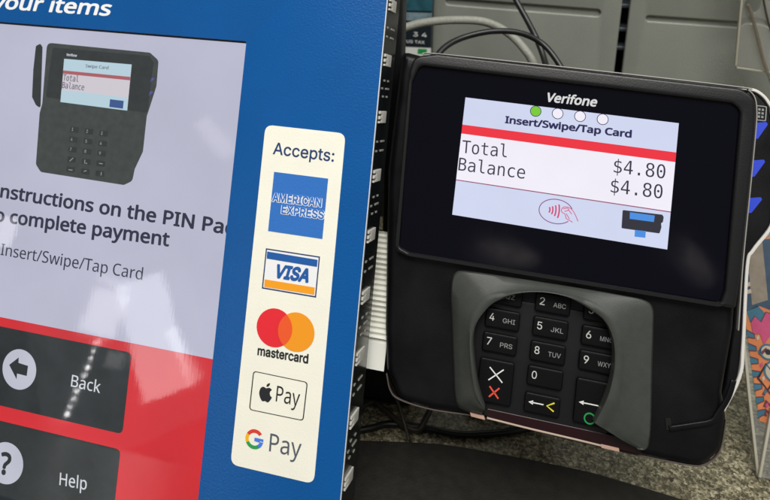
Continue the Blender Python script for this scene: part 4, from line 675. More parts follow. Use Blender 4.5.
def run(s, font):
    """advance of every letter and the loops of the whole line"""
    x, loops, spans = 0, [], []
    for ch in s:
        a, ls = GLYPHS[font][ch]
        xs = []
        group = []
        for l in ls:
            q = [(l[i] + x, l[i + 1]) for i in range(0, len(l), 2)]
            xs += [p[0] for p in q]
            group.append(q)
        loops.append(group)
        spans.append((min(xs), max(xs)) if xs else (x, x + a))
        x += a
    return loops, spans


CAP = {f: max(GLYPHS[f]['T'][1][0][1::2]) for f in GLYPHS}


def lettering(name, s, font, p0, p1, cap, z, m, parent, bold=0.0, shear=0.0, fit=None, th=0.12, ref=None):
    """write s with the letters fit[0]..fit[1] running from p0 to p1 (mm, on the baseline), capitals cap mm high"""
    loops, spans = run(s, font)
    i0, i1 = fit or (0, len(s) - 1)
    if ref:                                  # line up with the same words in another weight
        spans = run(s, ref)[1]
    a, b = spans[i0][0], spans[i1][1]
    d = Vector(p1) - Vector(p0)
    e = d.normalized()
    f = Vector((-e.y, e.x))
    sx, sy = d.length / (b - a), cap / CAP[font]
    parts = []
    for i, group in enumerate(loops):
        out = [[tuple(Vector(p0) + e * ((x - a) * sx + shear * y * sy) + f * (y * sy)) for x, y in l] for l in group]
        if out:                              # neighbouring letters may touch: every second one is a hair thicker
            parts.append(plate_mesh(name, out, z, z + th + 0.03 * (i % 2), 0.0, bold))
    return link(name, join(name, parts), m, parent)

# ------------------------------------------------------------------ materials
black_shell = mat('black_shell', srgb(9, 9, 12), 0.45, bump=0.12, bscale=1800, spec=0.3, rvar=0.12, vscale=60, var=0.4)
black_rim = mat('black_rim', srgb(21, 21, 22), 0.34, bump=0.1, bscale=1500)
black_glass = mat('black_glass', (0.0025, 0.0025, 0.006), 0.08, rvar=0.06, vscale=50, spec=0.22)
black_rubber = mat('black_rubber', srgb(34, 33, 31), 0.6, bump=0.3, bscale=900, var=0.2, vscale=120)
shield_grey = mat('shield_grey', srgb(60, 63, 59), 0.48, bump=0.14, bscale=2200, var=0.08, vscale=200)
key_black = mat('key_black', srgb(7, 7, 9), 0.5, spec=0.22, bump=0.15, bscale=2000)
key_floor = mat('key_floor', srgb(9, 9, 12), 0.5)
white_print = mat('white_print', srgb(235, 235, 232), 0.5)
grey_print = mat('grey_print', srgb(140, 142, 140), 0.5)
key_white = mat('key_white', srgb(198, 198, 194), 0.5)
red_print = mat('red_print', srgb(225, 80, 60), 0.5)
yellow_print = mat('yellow_print', srgb(225, 215, 60), 0.5)
green_print = mat('green_print', srgb(30, 150, 75), 0.5)
arrow_blue = mat('arrow_blue', srgb(50, 74, 208), 0.4)
light_edge = mat('light_edge', srgb(215, 212, 205), 0.4)
maroon = mat('lip_red_glow', srgb(34, 8, 12), 0.3)

# lit pixels of the two screens
s_lav = mat('screen_lavender', srgb(206, 213, 238), 0.12, emit=1, var=0.03, vscale=30)
s_white = mat('screen_white', srgb(240, 236, 247), 0.12, emit=1, var=0.025, vscale=30)
s_red = mat('screen_red', srgb(236, 44, 60), 0.12, emit=1)
s_ink = mat('screen_ink', srgb(34, 32, 80), 0.12, emit=1)
s_dark = mat('screen_dark', srgb(44, 42, 62), 0.12, emit=1)
s_line = mat('screen_line', srgb(150, 70, 105), 0.12, emit=1)
s_green = mat('screen_green', srgb(120, 200, 50), 0.12, emit=1)
s_pink = mat('screen_pink', srgb(205, 60, 110), 0.12, emit=1)
s_plum = mat('screen_plum', srgb(140, 84, 140), 0.12, emit=1)
s_icon = mat('screen_icon', srgb(42, 42, 52), 0.12, emit=1)
s_blue = mat('screen_blue', srgb(70, 140, 222), 0.12, emit=1)
k_lav = mat('kiosk_lavender', srgb(183, 183, 203), 0.05, emit=1, rvar=0.04, var=0.06, vscale=14, bump=0.4, bscale=45, bdist=0.00009, scratch=0.11)
k_red = mat('kiosk_red', srgb(205, 38, 46), 0.05, emit=1, rvar=0.04, var=0.12, vscale=14, bump=0.4, bscale=45, bdist=0.00009, scratch=0.11)
k_button = mat('kiosk_button', srgb(36, 42, 43), 0.03, emit=1, rvar=0.025, var=0.28, vscale=60, bump=0.4, bscale=45, bdist=0.00009, scratch=0.04)  # uneven tone paints in blotchy reflections on the dark buttons
k_ink = mat('kiosk_ink', srgb(42, 46, 64), 0.03, emit=1, rvar=0.025, bump=0.4, bscale=45, bdist=0.00009, scratch=0.11)
k_pale = mat('kiosk_pale', srgb(186, 188, 202), 0.03, emit=1, rvar=0.025, var=0.05, vscale=40, bump=0.4, bscale=45, bdist=0.00009, scratch=0.11)
k_white = mat('kiosk_white', srgb(206, 210, 216), 0.03, emit=1, rvar=0.025, bump=0.4, bscale=45, bdist=0.00009, scratch=0.11)
p_body = mat('picture_body', srgb(61, 67, 65), 0.03, emit=1, rvar=0.025, var=0.13, vscale=260, bump=0.4, bscale=45, bdist=0.00009, scratch=0.11)
p_dark = mat('picture_dark', srgb(47, 52, 51), 0.03, emit=1, rvar=0.025, var=0.1, vscale=220, bump=0.4, bscale=45, bdist=0.00009, scratch=0.11)
p_key = mat('picture_key', srgb(140, 146, 143), 0.03, emit=1, rvar=0.025, bump=0.4, bscale=45, bdist=0.00009, scratch=0.11)
p_band = mat('picture_band', srgb(180, 205, 216), 0.03, emit=1, rvar=0.025, bump=0.4, bscale=45, bdist=0.00009, scratch=0.11)
p_white = mat('picture_white', srgb(204, 198, 206), 0.03, emit=1, rvar=0.025, bump=0.4, bscale=45, bdist=0.00009, scratch=0.11)
p_red = mat('picture_red', srgb(168, 92, 98), 0.03, emit=1, rvar=0.025, bump=0.4, bscale=45, bdist=0.00009, scratch=0.11)
p_ink = mat('picture_ink', srgb(78, 78, 100), 0.03, emit=1, rvar=0.025, bump=0.4, bscale=45, bdist=0.00009, scratch=0.11)
p_blue = mat('picture_blue', srgb(56, 84, 138), 0.03, emit=1, rvar=0.025, bump=0.4, bscale=45, bdist=0.00009, scratch=0.11)

blue_overlay = mat('blue_overlay', srgb(4, 86, 156), 0.34, bump=0.32, bscale=900, var=0.05, vscale=25, spec=0.4)
cream = mat('cream_sticker', srgb(250, 248, 232), 0.42, bump=0.12, bscale=900, var=0.02, vscale=60)
cream_white = mat('overlay_edge', srgb(225, 228, 230), 0.5)
header_white = mat('header_white', srgb(246, 246, 246), 0.4)
navy = mat('navy_print', srgb(38, 62, 110), 0.45)
amex_blue = mat('card_blue', srgb(50, 116, 198), 0.4, bump=0.3, bscale=900)
visa_blue = mat('deep_blue_print', srgb(28, 92, 168), 0.45)
orange_print = mat('orange_print', srgb(252, 166, 28), 0.45)
mc_red = mat('circle_red', srgb(236, 40, 52), 0.45)
mc_mid = mat('circle_mid', srgb(244, 92, 40), 0.45)
mc_yel = mat('circle_orange', srgb(249, 158, 28), 0.45)
ink_black = mat('ink_black', srgb(36, 37, 42), 0.45)
pay_grey = mat('pay_grey', srgb(88, 94, 106), 0.45)
g_red, g_yel, g_grn, g_blu = (mat('letter_' + n, srgb(*c), 0.45) for n, c in
                              (('red', (222, 66, 54)), ('yellow', (250, 190, 20)), ('green', (44, 160, 80)), ('blue', (70, 130, 235))))
housing = mat('kiosk_housing', srgb(26, 27, 29), 0.4, bump=0.2, bscale=900)
clip_white = mat('clip_white', srgb(206, 204, 194), 0.5, var=0.08, vscale=300)
solder = mat('solder', srgb(150, 150, 142), 0.4)


# granite worktop
def granite():
    m = bpy.data.materials.new('granite')
    m.use_nodes = True
    nt = m.node_tree
    b = nt.nodes['Principled BSDF']
    tc = nt.nodes.new('ShaderNodeTexCoord')
    def node(kind, **kw):
        n = nt.nodes.new(kind)
        for k, v in kw.items():
            n.inputs[k].default_value = v
        return n

    warp = node('ShaderNodeTexNoise', Scale=520, Detail=5)
    nt.links.new(tc.outputs['Object'], warp.inputs['Vector'])
    wsc = node('ShaderNodeVectorMath')
    wsc.operation = 'SCALE'
    wsc.inputs['Scale'].default_value = 0.0045
    nt.links.new(warp.outputs['Color'], wsc.inputs[0])
    wad = node('ShaderNodeVectorMath')
    nt.links.new(tc.outputs['Object'], wad.inputs[0])
    nt.links.new(wsc.outputs[0], wad.inputs[1])
    fleck = node('ShaderNodeTexVoronoi', Scale=760)
    nt.links.new(wad.outputs[0], fleck.inputs['Vector'])
    sep = node('ShaderNodeSeparateColor')
    nt.links.new(fleck.outputs['Color'], sep.inputs[0])
    big = node('ShaderNodeTexNoise', Scale=130, Detail=9, Roughness=0.8)
    nt.links.new(tc.outputs['Object'], big.inputs['Vector'])
    mixv = node('ShaderNodeMix', Factor=0.62)
    nt.links.new(sep.outputs[0], mixv.inputs[2])
    nt.links.new(big.outputs['Fac'], mixv.inputs[3])
    r1 = node('ShaderNodeValToRGB')
    el = r1.color_ramp.elements
    el[0].position, el[0].color = 0.24, (*srgb(46, 43, 34), 1)
    el[1].position, el[1].color = 0.76, (*srgb(206, 199, 172), 1)
    for ps, c_ in ((0.38, (78, 73, 56)), (0.49, (112, 106, 83)), (0.6, (150, 143, 116))):
        e = el.new(ps)
        e.color = (*srgb(*c_), 1)
    nt.links.new(mixv.outputs[0], r1.inputs[0])
    nt.links.new(r1.outputs[0], b.inputs['Base Color'])
    b.inputs['Roughness'].default_value = 0.32
    return m


def seq_z(base):
    z = base
    while True:
        yield z
        z += 0.2


# ------------------------------------------------------------------ setting: worktop
top = link('countertop', box_mesh('countertop', (-900, -450, -40), (900, 420, 0), 3), granite(), None, COUNTER)
top['kind'] = 'structure'

# ------------------------------------------------------------------ metal cabinet behind
panel_grey = mat('panel_paint', srgb(141, 144, 135), 0.42, bump=0.35, bscale=1100, var=0.07, vscale=18, metal=0.15)
panel_dark = mat('panel_recess', srgb(18, 20, 24), 0.5)


def capsule(fr, a, b, h):
    pa, pb = Vector(fr.at(a)), Vector(fr.at(b))
    d = (pb - pa).normalized()
    n = Vector((-d.y, d.x))
    out = []
    for k in range(9):
        t = math.pi * k / 8
        out.append(tuple(pb + n * math.cos(t) * h / 2 + d * math.sin(t) * h / 2))
    for k in range(9):
        t = math.pi * k / 8
        out.append(tuple(pa - n * math.cos(t) * h / 2 - d * math.sin(t) * h / 2))
    return out


floor_v = -(WALL.o.z) * 1000                  # counter level on the wall frame
xa, xb = WALL.at((431, 25))[0], WALL.at((618.5, 35))[0]
xc = WALL.at((626.5, 35))[0]
ytop = WALL.at((600, 0))[1] + 90


def metal_panel(label, x0, x1, a, b, h):
    fr = rebase(WALL, (x0 + x1) / 2, floor_v)
    t = thing('metal_panel', label, 'panel', fr, 'metal cabinet panels')
    sh = Vector(((x0 + x1) / 2, floor_v))
    mv = lambda l: [tuple(Vector(p) - sh) for p in l]
    plate('sheet', [mv(rect(x0, floor_v + 1, x1, ytop, 2)), mv(capsule(WALL, a, b, h))], -6, 0, panel_grey, t, bevel=1.2, bres=3)
    plate('slot_recess', mv(capsule(WALL, a, b, h + 1.5)), -4.6, -2.6, panel_grey, t, bevel=0.3)
    return t


metal_panel('grey metal panel left of the dark gap with one rounded slot', xa, xb, (449, 1.5), (597, 13.0), 5.5)
metal_panel('grey metal panel right of the dark gap, behind the clear acrylic', xc, xc + 330, (649, 18.5), (790, 28.5), 4.2)
bk = rebase(Frame(WALL.o + Vector((0, 0.03, 0)), WALL.x, WALL.y, WALL.z), 0, floor_v)
t = thing('cabinet_carcass', 'dark cabinet carcass showing in the gap between two grey metal panels', 'cabinet', bk)
link('back_board', box_mesh('back_board', (-500, 1, -8), (500, ytop - floor_v, 0), 1), panel_dark, t)
rung = mat('rung_metal', srgb(92, 98, 102), 0.4, metal=0.5)
for y in (9, 33, 52):
    p = WALL.at((622, y))
    me = box_mesh('rung', (p[0] - 14, p[1] - floor_v - 1.6, 1), (p[0] + 14, p[1] - floor_v + 1.6, 20), 0.8)
    link('rung', me, rung, t)

# ------------------------------------------------------------------ touchscreen kiosk
KB = K.at((339.2, 500))
base_v = -166.0
fr = rebase(K, -40, base_v)
kiosk = thing('checkout_touchscreen', 'blue framed checkout touchscreen with card logo sticker and cracked looking film', 'touchscreen', fr)
kiosk['label'] = 'blue framed checkout touchscreen showing payment instructions, with a cream card sticker on its edge'


def kl(pts):
    """K plane mm -> kiosk local mm"""
    if pts and not isinstance(pts[0], (tuple, list, Vector)):
        return (pts[0] + 40, pts[1] - base_v)
    return [(p[0] + 40, p[1] - base_v) for p in pts]


def kp(pts, w=0.0):
    if not isinstance(pts[0], (tuple, list)):
        return kl(K.at(pts, w))
    return kl(K.pts(pts, w))


EDGE = 31.3
SW = -2.4                                    # the display lies behind the overlay
scr_x = K.at((240, 110))[0]
s_r = (K.at((247, 41.5), 0)[0] + K.at((197, 500), 0)[0]) / 2
s_t = K.at((247, 41.5), 0)[1]
plate('body', kl(rect(-392, base_v, EDGE - 1.6, 190, 6)), -30, -3.2, housing, kiosk, bevel=1.5)
ov = plate('overlay', [kl(rect(-393, base_v, EDGE, 191, 3)), kl(rect(-345, -150, s_r, s_t, 1.0))], -1.6, 0, blue_overlay, kiosk, bevel=0.25)
link('cut_edge', plate_mesh('cut_edge', [kl(rect(EDGE - 0.9, base_v + 3, EDGE + 0.35, 188))], -1.9, -0.35, 0.1), cream_white, kiosk)
plate('inner_lip', [kl(rect(-349, -154, s_r + 4, s_t + 4)), kl(rect(-344.6, -149.6, s_r - 0.45, s_t - 0.9, 0.6))], -2.35, -1.62, mat('lip_shadow', srgb(48, 50, 54), 0.4), kiosk)  # recess lip, dark and wider on top to paint in its shadow line

# header words
lettering('header_words', 'your items', 'sansb', kp((4.2, 8.6)), kp((109.6, 15.6)), 8.0, 0.02, header_white, kiosk, shear=0.2, fit=(1, 9))

# display and what it shows
Z = -3.1
disp = plate('display', kl(rect(-349, -154, s_r + 4, s_t + 4)), -3.2, Z, k_lav, kiosk)
D1, D2, D3, D4 = Z + 0.02, Z + 0.16, Z + 0.30, Z + 0.44
ry = K.at((100, 336.8), Z)[1]
plate('red_band', kl(rect(-349, -153.5, s_r + 3.5, ry)), D1, D1 + 0.1, k_red, disp)
lettering('instruction_line', 'instructions on the PIN Pad', 'sansb', kp((0, 197), Z), kp((223, 233.4), Z), 7.2, D1, k_ink, disp, fit=(1, 25))
lettering('instruction_line', 'to complete payment', 'sansb', kp((9.5, 222.8), Z), kp((168.9, 246.2), Z), 7.2, D1, k_ink, disp, fit=(3, 18))
lettering('instruction_line', 'Insert/Swipe/Tap Card', 'sans', kp((0.5, 254.8), Z), kp((142.1, 280), Z), 6.2, D1, k_ink, disp)


def screen_button(label, top_y, right, bottom_y, name, circ, rad, words, w0, w1, cap):
    b = plate('screen_button', kl(rect(-350 + 80, bottom_y, right, top_y, 3.2)), D2, D2 + 0.1, k_button, disp)
    b['label'] = label
    return b


bt = K.at((62, 338.6), Z)[1]
bb = K.at((60, 419.3), Z)[1]
br = (K.at((130, 360), Z)[0] + K.at((124.4, 425), Z)[0]) / 2
ht = K.at((60, 434.9), Z)[1]
back_b = plate('screen_button', kl(rect(br - 104, bb, br, bt, 3.0)), D2, D2 + 0.1, k_button, disp)
help_b = plate('screen_button', kl(rect(br - 104, ht - (bt - bb), br, ht, 3.0)), D2, D2 + 0.1, k_button, disp)
for b_, words, p0, p1, cap in ((back_b, 'Back', (71.2, 386), (100.2, 392.8), 6.0), (help_b, 'Help', (59.8, 484.6), (86.8, 489.6), 6.2)):
    lettering('button_words', words, 'sans', kp(p0, Z), kp(p1, Z), cap, D3, k_white, disp)
cb_ = kp((19.7, 369.2), Z)
rb = abs(kp((36.4, 373.0), Z)[0] - cb_[0])
plate('button_disc', ellipse(*cb_, rb, rb * 1.0), D3, D3 + 0.1, k_pale, disp)
plate('arrow_mark', kp([(9.9, 364.5), (19.3, 357.2), (19.1, 362.6), (28.6, 365.6), (27.3, 375.6), (17.6, 373.2), (17.2, 378.8)], Z), D4, D4 + 0.1, k_button, disp)
chl = (cb_[0] - 1.2, kp((5, 462.5), Z)[1])
plate('button_disc', ellipse(*chl, rb * 1.02), D3, D3 + 0.1, k_pale, disp)
q0 = (chl[0] - 3.4, chl[1] - 5.6)
lettering('question_mark', '?', 'query', q0, (q0[0] + 6.6, q0[1]), 11.2, D4, k_button, disp)

# the picture of a card terminal on the display
pic = plate('terminal_picture', [rounded(kp([(47.2, 42.6), (150, 52.6), (158.6, 60.4), (156.5, 86), (152, 100.4), (146.8, 116.3), (143, 151.5), (134.8, 169), (132.3, 181), (124, 185), (40.8, 172), (36, 164.3), (39.8, 113), (42.4, 103.5)], Z), 3.0, 4)], D1, D1 + 0.1, p_body, disp)
plate('picture_reader', [rounded(kp([(36, 46), (40.4, 43.6), (42.6, 47), (40.6, 108.4), (36, 105), (32.2, 97), (33.4, 70)], Z), 1.0, 3)], D1, D1 + 0.1, p_dark, disp)
plate('picture_shade', [rounded(kp([(53, 47.5), (150, 56), (153.8, 62), (147.5, 113), (46, 97)], Z), 1.5, 3)], D2, D2 + 0.08, p_dark, disp)
scr = kp([(64.8, 58.8), (132, 64.5), (127.5, 110.6), (61, 102)], Z)


def quad(q, a, b, c, d):
    """part of a four-cornered screen between fractions a..c across and b..d down"""
    def P(s, t):
        u = Vector(q[0]).lerp(Vector(q[1]), s)
        v = Vector(q[3]).lerp(Vector(q[2]), s)
        return tuple(u.lerp(v, t))
    return [P(a, b), P(c, b), P(c, d), P(a, d)]


plate('picture_screen', quad(scr, 0, 0, 1, 1), D3, D3 + 0.1, p_white, disp)
plate('picture_band', quad(scr, 0, 0, 1, 0.27), D4, D4 + 0.1, p_band, disp)
plate('picture_band', quad(scr, 0, 0.72, 1, 1), D4, D4 + 0.1, p_band, disp)
plate('picture_bar', quad(scr, 0, 0.27, 1, 0.345), D4, D4 + 0.1, p_red, disp)
plate('picture_card', quad(scr, 0.74, 0.80, 0.94, 0.97), D4 + 0.14, D4 + 0.22, p_blue, disp)
lettering('picture_words', 'Swipe Card', 'sans', kp((86.2, 67.4), Z), kp((108.9, 69.4), Z), 1.7, D4 + 0.14, p_ink, disp)
lettering('picture_words', 'Total', 'mono', kp((63.6, 80.4), Z), kp((78.8, 82.0), Z), 3.4, D4 + 0.14, p_ink, disp)
lettering('picture_words', 'Balance', 'mono', kp((62.8, 88.0), Z), kp((84.6, 90.4), Z), 3.4, D4 + 0.14, p_ink, disp)
lettering('picture_words', 'Verifone', 'brand', kp((66.5, 55.8), Z), kp((77, 56.8), Z), 1.4, D3, k_pale, disp, shear=0.15)
nums = '123456789'
for r_ in range(5):
    for c_ in range(3):
        p = (74.5 + c_ * 14.6 - r_ * 0.9, 129.5 + r_ * 10.0 + c_ * 2.0)
        c = kp(p, Z)
        plate('picture_key', rect(c[0] - 2.6, c[1] - 1.5, c[0] + 2.6, c[1] + 1.5, 0.4, 2), D2, D2 + 0.08, p_dark, disp)
        m0 = (c[0] - 1.5, c[1] - 0.8)
        if r_ < 3:
            lettering('picture_key_mark', nums[r_ * 3 + c_], 'inter', m0, (m0[0] + 1.0, m0[1]), 1.7, D3, p_key, disp)
        else:
            mk = (([(-1, -1), (1, 1)], [(-1.2, -0.2), (1.2, -0.2)]), ([(-0.8, 0.9), (-0.8, -0.9), (0.8, -0.9)], [(0.8, 0.6), (-0.8, 0)]), ([(-1, 0), (1.2, 0)], [(0.9, 0.9), (0.9, -0.9)]))[c_][r_ - 3]
            plate('picture_key_mark', stroke([(c[0] + x_, c[1] + y_) for x_, y_ in mk], 0.45), D3, D3 + 0.08, p_key, disp)
for p in ((152.8, 80.5), (151.5, 94)):
    c = kp(p, Z)
    plate('picture_arrow', [(c[0] - 1.6, c[1] - 1.4), (c[0] + 1.2, c[1] + 1.2), (c[0] - 1.2, c[1] + 1.4)], D2, D2 + 0.08, mat('picture_arrow', srgb(84, 84, 150), 0.03, emit=1, rvar=0.025), disp)

# sticker with the card logos
Y0, Y1 = K.at((305, 129))[1], K.at((272, 474))[1]
stk = plate('accepts_sticker', [rounded(kl([(-25.2, Y1), (17.9, Y1), (17.0, Y0), (-25.2, Y0)]), 4.2)], 0.02, 0.16, cream, kiosk)
S1, S2, S3 = 0.18, 0.34, 0.50
lettering('sticker_words', 'Accepts:', 'accept', kp((273, 153.8)), kp((333.8, 161.6)), 5.9, S1, navy, stk)
plate('card_logo', kl(rect(-18.0, K.at((300, 235.6))[1], 10.4, K.at((300, 175))[1])), S1, S1 + 0.1, amex_blue, stk)
for s_, a, b, c_ in (('AMERICAN', (272.6, 200.8), (321.4, 206.8), 4.3), ('EXPRESS', (281.6, 213.0), (324.0, 218.8), 4.1)):
    lettering('logo_words', s_, 'amexw', kp(a), kp(b), c_, S2, header_white, stk, ref='amex')
    lettering('logo_words', s_, 'amex', kp(a), kp(b), c_, S3, amex_blue, stk)
vx0, vx1 = -18.2, 10.1
vy0, vy1 = K.at((293, 252.3))[1], K.at((289, 292.9))[1]
plate('card_frame', [kl(rect(vx0, vy1, vx1, vy0)), kl(rect(vx0 + 0.6, vy1 + 0.6, vx1 - 0.6, vy0 - 0.6))], S1, S1 + 0.1, navy, stk)
plate('card_field', kl(rect(vx0 + 0.65, vy1 + 0.65, vx1 - 0.65, vy0 - 0.65)), S1, S1 + 0.08, header_white, stk)
plate('card_band', kp([(267.5, 251.3), (317.8, 259.7), (317.2, 266.7), (267.0, 258.3)]), S2, S2 + 0.08, visa_blue, stk)
plate('card_band', kp([(265, 279.1), (315.0, 287.3), (314.4, 294.5), (264.5, 286.5)]), S2, S2 + 0.08, orange_print, stk)
lettering('logo_words', 'VISA', 'visa', kp((273.8, 276.6)), kp((308.6, 281.9)), 6.5, S2, visa_blue, stk, shear=0.22)
c1, c2 = kp((274.6, 327.7)), kp((296.4, 331.8))
rm = 9.35
plate('logo_disc', ellipse(*c1, rm), S1, S1 + 0.08, mc_red, stk)
plate('logo_disc', ellipse(*c2, rm), S2, S2 + 0.06, mc_yel, stk)
dv = Vector(c2) - Vector(c1)
half = math.acos(dv.length / 2 / rm)
a0 = math.atan2(dv.y, dv.x)
lens = [(c1[0] + rm * math.cos(a0 + t_), c1[1] + rm * math.sin(a0 + t_)) for t_ in [half * (1 - k / 10) - half * k / 10 for k in range(21)] if abs(t_) <= half + 1e-6]
lens += [(c2[0] + rm * math.cos(a0 + math.pi + t_), c2[1] + rm * math.sin(a0 + math.pi + t_)) for t_ in [half * (1 - k / 10) for k in range(1, 20)]]
plate('logo_overlap', lens, S3, S3 + 0.06, mc_mid, stk)
lettering('logo_words', 'mastercard', 'mc', kp((257.5, 354.6)), kp((308.2, 363.2)), 4.4, S1, ink_black, stk)
ac = kp([(253.4, 370.6), (308, 382.0), (303.6, 420.8), (249.2, 409.6)])
plate('pay_frame', [rounded(ac, 1.8), rounded([tuple(Vector(p) + (sum((Vector(q) for q in ac), Vector((0, 0))) / 4 - Vector(p)).normalized() * 0.62) for p in ac], 1.5)], S1, S1 + 0.1, ink_black, stk)
lettering('logo_words', 'Pay', 'sans', kp((275.8, 401)), kp((299.2, 406)), 7.4, S1, ink_black, stk)
am = Vector(kp((266, 392.6)))
half_a = [(0, 2.1), (0.9, 2.5), (1.9, 2.6), (2.9, 1.9), (2.2, 1.0), (2.1, -0.2), (2.6, -1.2), (3.3, -1.7), (2.6, -3.2), (1.6, -4.3), (0.7, -4.2), (0, -3.95),
          (-0.9, -4.25), (-1.8, -4.0), (-2.9, -2.4), (-3.4, -0.4), (-3.0, 1.5), (-2.0, 2.5), (-1.0, 2.5)]
plate('fruit_mark', [[tuple(am + Vector(p)) for p in [tuple(v) for v in spline(half_a + [half_a[0]], 4)][:-1]],
                     [tuple(am + Vector(p)) for p in ((0.0, 2.9), (0.9, 3.1), (1.6, 3.9), (1.7, 4.9), (0.7, 4.6), (0.05, 3.8))]], S1, S1 + 0.1, ink_black, stk)
gc = Vector(kp((254.6, 439.0)))
ro, ri = 4.7, 3.0


def arc_band(a, b):
    n = 14
    aa = [R(a + (b - a) * k / n) for k in range(n + 1)]
    return [tuple(gc + Vector((math.cos(x), math.sin(x))) * ro) for x in aa] + [tuple(gc + Vector((math.cos(x), math.sin(x))) * ri) for x in aa[::-1]]


plate('letter_mark', arc_band(40, 152), S1, S1 + 0.1, g_red, stk)
plate('letter_mark', arc_band(152, 208), S1, S1 + 0.1, g_yel, stk)
plate('letter_mark', arc_band(208, 308), S1, S1 + 0.1, g_grn, stk)
plate('letter_mark', [arc_band(308, 356), [tuple(gc + Vector(p)) for p in ((0.1, 0.85), (4.65, 0.85), (4.72, -0.3), (4.4, -0.75), (0.1, -0.75))]], S2, S2 + 0.1, g_blu, stk)
lettering('logo_words', 'Pay', 'sans', kp((269.2, 450.9)), kp((300.8, 457.4)), 8.4, S1, pay_grey, stk)

# row of white clips along the side of the housing
ys = [-54, 3, 59, 117, 177, 238, 300, 362, 426, 488]
sidev = [K.at((387.7 - 0.0967 * y, y))[1] for y in ys]


def clip_mesh():
    # local: x out of the side, y along it, z depth
    out = [(-13, -3.0), (-1.2, -3.0), (-1.2, -2.1), (-5, -2.1), (-5, -1.0), (-1.2, -1.0), (-1.2, 0.5), (-5, 0.5), (-5, 1.6), (-1.2, 1.6), (-1.2, 3.0), (-13, 3.0)]
    me = plate_mesh('light_clip', [out], -0.1, 0.9, 0.2)
    me.transform(Matrix(((0, 0, 1, 0), (0, 1, 0, 0), (1, 0, 0, 0), (0, 0, 0, 1))))
    bm = bmesh.new()
    bm.from_mesh(me)
    bmesh.ops.recalc_face_normals(bm, faces=bm.faces)
    bm.to_mesh(me)
    bm.free()
    return me


cm = clip_mesh()
cm.materials.append(clip_white)
xf, xr, zf, zr = EDGE + 0.4 + 40, EDGE + 1.9 + 40, -2.4, -25.0       # the side slopes outwards towards the back
slope = math.atan2(xr - xf, zf - zr)
me = plate_mesh('side_rail', [[(xf - 1.5, zf), (xf, zf), (xr, zr), (xf - 1.5, zr)]], 3, 350, 0.25)
me.transform(Matrix(((1, 0, 0, 0), (0, 0, 1, 0), (0, 1, 0, 0), (0, 0, 0, 1))))
bm = bmesh.new()
bm.from_mesh(me)
bmesh.ops.recalc_face_normals(bm, faces=bm.faces)
bm.to_mesh(me)
bm.free()
rail = link('side_rail', me, mat('rail_black', srgb(15, 19, 20), 0.2, spec=0.6), kiosk)
ROT = Matrix.Rotation(-slope, 4, 'Y')


def on_rail(o, v):
    o.parent = rail
    o.matrix_local = Matrix.Translation((xf / 1000, (v - base_v) / 1000, zf / 1000)) @ ROT


for v in sidev:
    o = bpy.data.objects.new('light_clip', cm)
    COL.objects.link(o)
    on_rail(o, v)
for i, (a, b) in enumerate(zip(sidev, sidev[1:])):
    for q in ((0.42, 0.58) if i % 2 else (0.36, 0.5, 0.64)):
        for dz, ln in (((-9.5, 6.5), (-2, 2.5)) if (i % 2 or q == 0.5) else ((-12, 2.4), (-5, 2.4))):
            o = link('contact_pad', box_mesh('contact_pad', (-0.1, -0.5, dz - ln), (0.35, 0.5, dz), 0.12), solder, None)
            on_rail(o, a + (b - a) * q)

# ------------------------------------------------------------------ card terminal
fr_base = T.at((690, 466))
tb = (0.0, T.at((570, 440))[1] - 6)
TF = rebase(T, *tb)
term = thing('card_terminal', 'black card payment terminal with lit colour screen and grey hooded keypad', 'card terminal', TF)


def tp(p, w=0.0):
    if not isinstance(p[0], (tuple, list)):
        q = T.at(p, w)
        return (q[0] - tb[0], q[1] - tb[1])
    return [(q[0] - tb[0], q[1] - tb[1]) for q in T.pts(p, w)]


body_o = [(401, 50), (420, 55), (600, 72.5), (741, 89), (749, 100), (748, 130), (735, 330), (724, 394), (728, 419), (723, 452), (706, 468), (690, 467), (640, 456.5), (570, 440.5), (489, 419.5), (432, 410.5), (398, 400), (386, 371), (384.5, 330), (387, 170), (399, 68)]
rad = [4, 0, 0, 3, 3, 0, 0, 4, 3, 9, 9, 5, 0, 0, 0, 2, 9, 9, 0, 0, 2]
plate('body', [rounded(tp(body_o, -2), rad)], -34, -2, black_shell, term, bevel=4.5, bres=4)
# glass front with its rim
bez_o = [(409, 72), (414, 56.5), (438, 53.7), (740, 88.2), (755, 98), (755, 130), (741.8, 262), (735.5, 309), (722, 306.5), (407, 256.5), (395, 250), (396.5, 240)]
outer = rounded(tp(bez_o, 2.5), [6, 7, 0, 9, 9, 0, 0, 2, 0, 5, 5, 4])
glass_o = [(420, 66.0), (590, 86), (731, 103.5), (739.5, 110), (738, 130), (724, 290), (719.5, 302.5), (712, 301.5), (410, 252.3), (400, 247), (399.5, 240), (413, 82)]
inner = rounded(tp(glass_o, 1.5), [4, 0, 4, 4, 0, 3, 3, 0, 4, 4, 4, 3])
plate('rim', [outer, inner], -1.9, 3.6, black_rim, term, bevel=1.6, bres=4)
plate('front_glass', [inner], -1.5, 1.1, black_glass, term, offset=0.6)
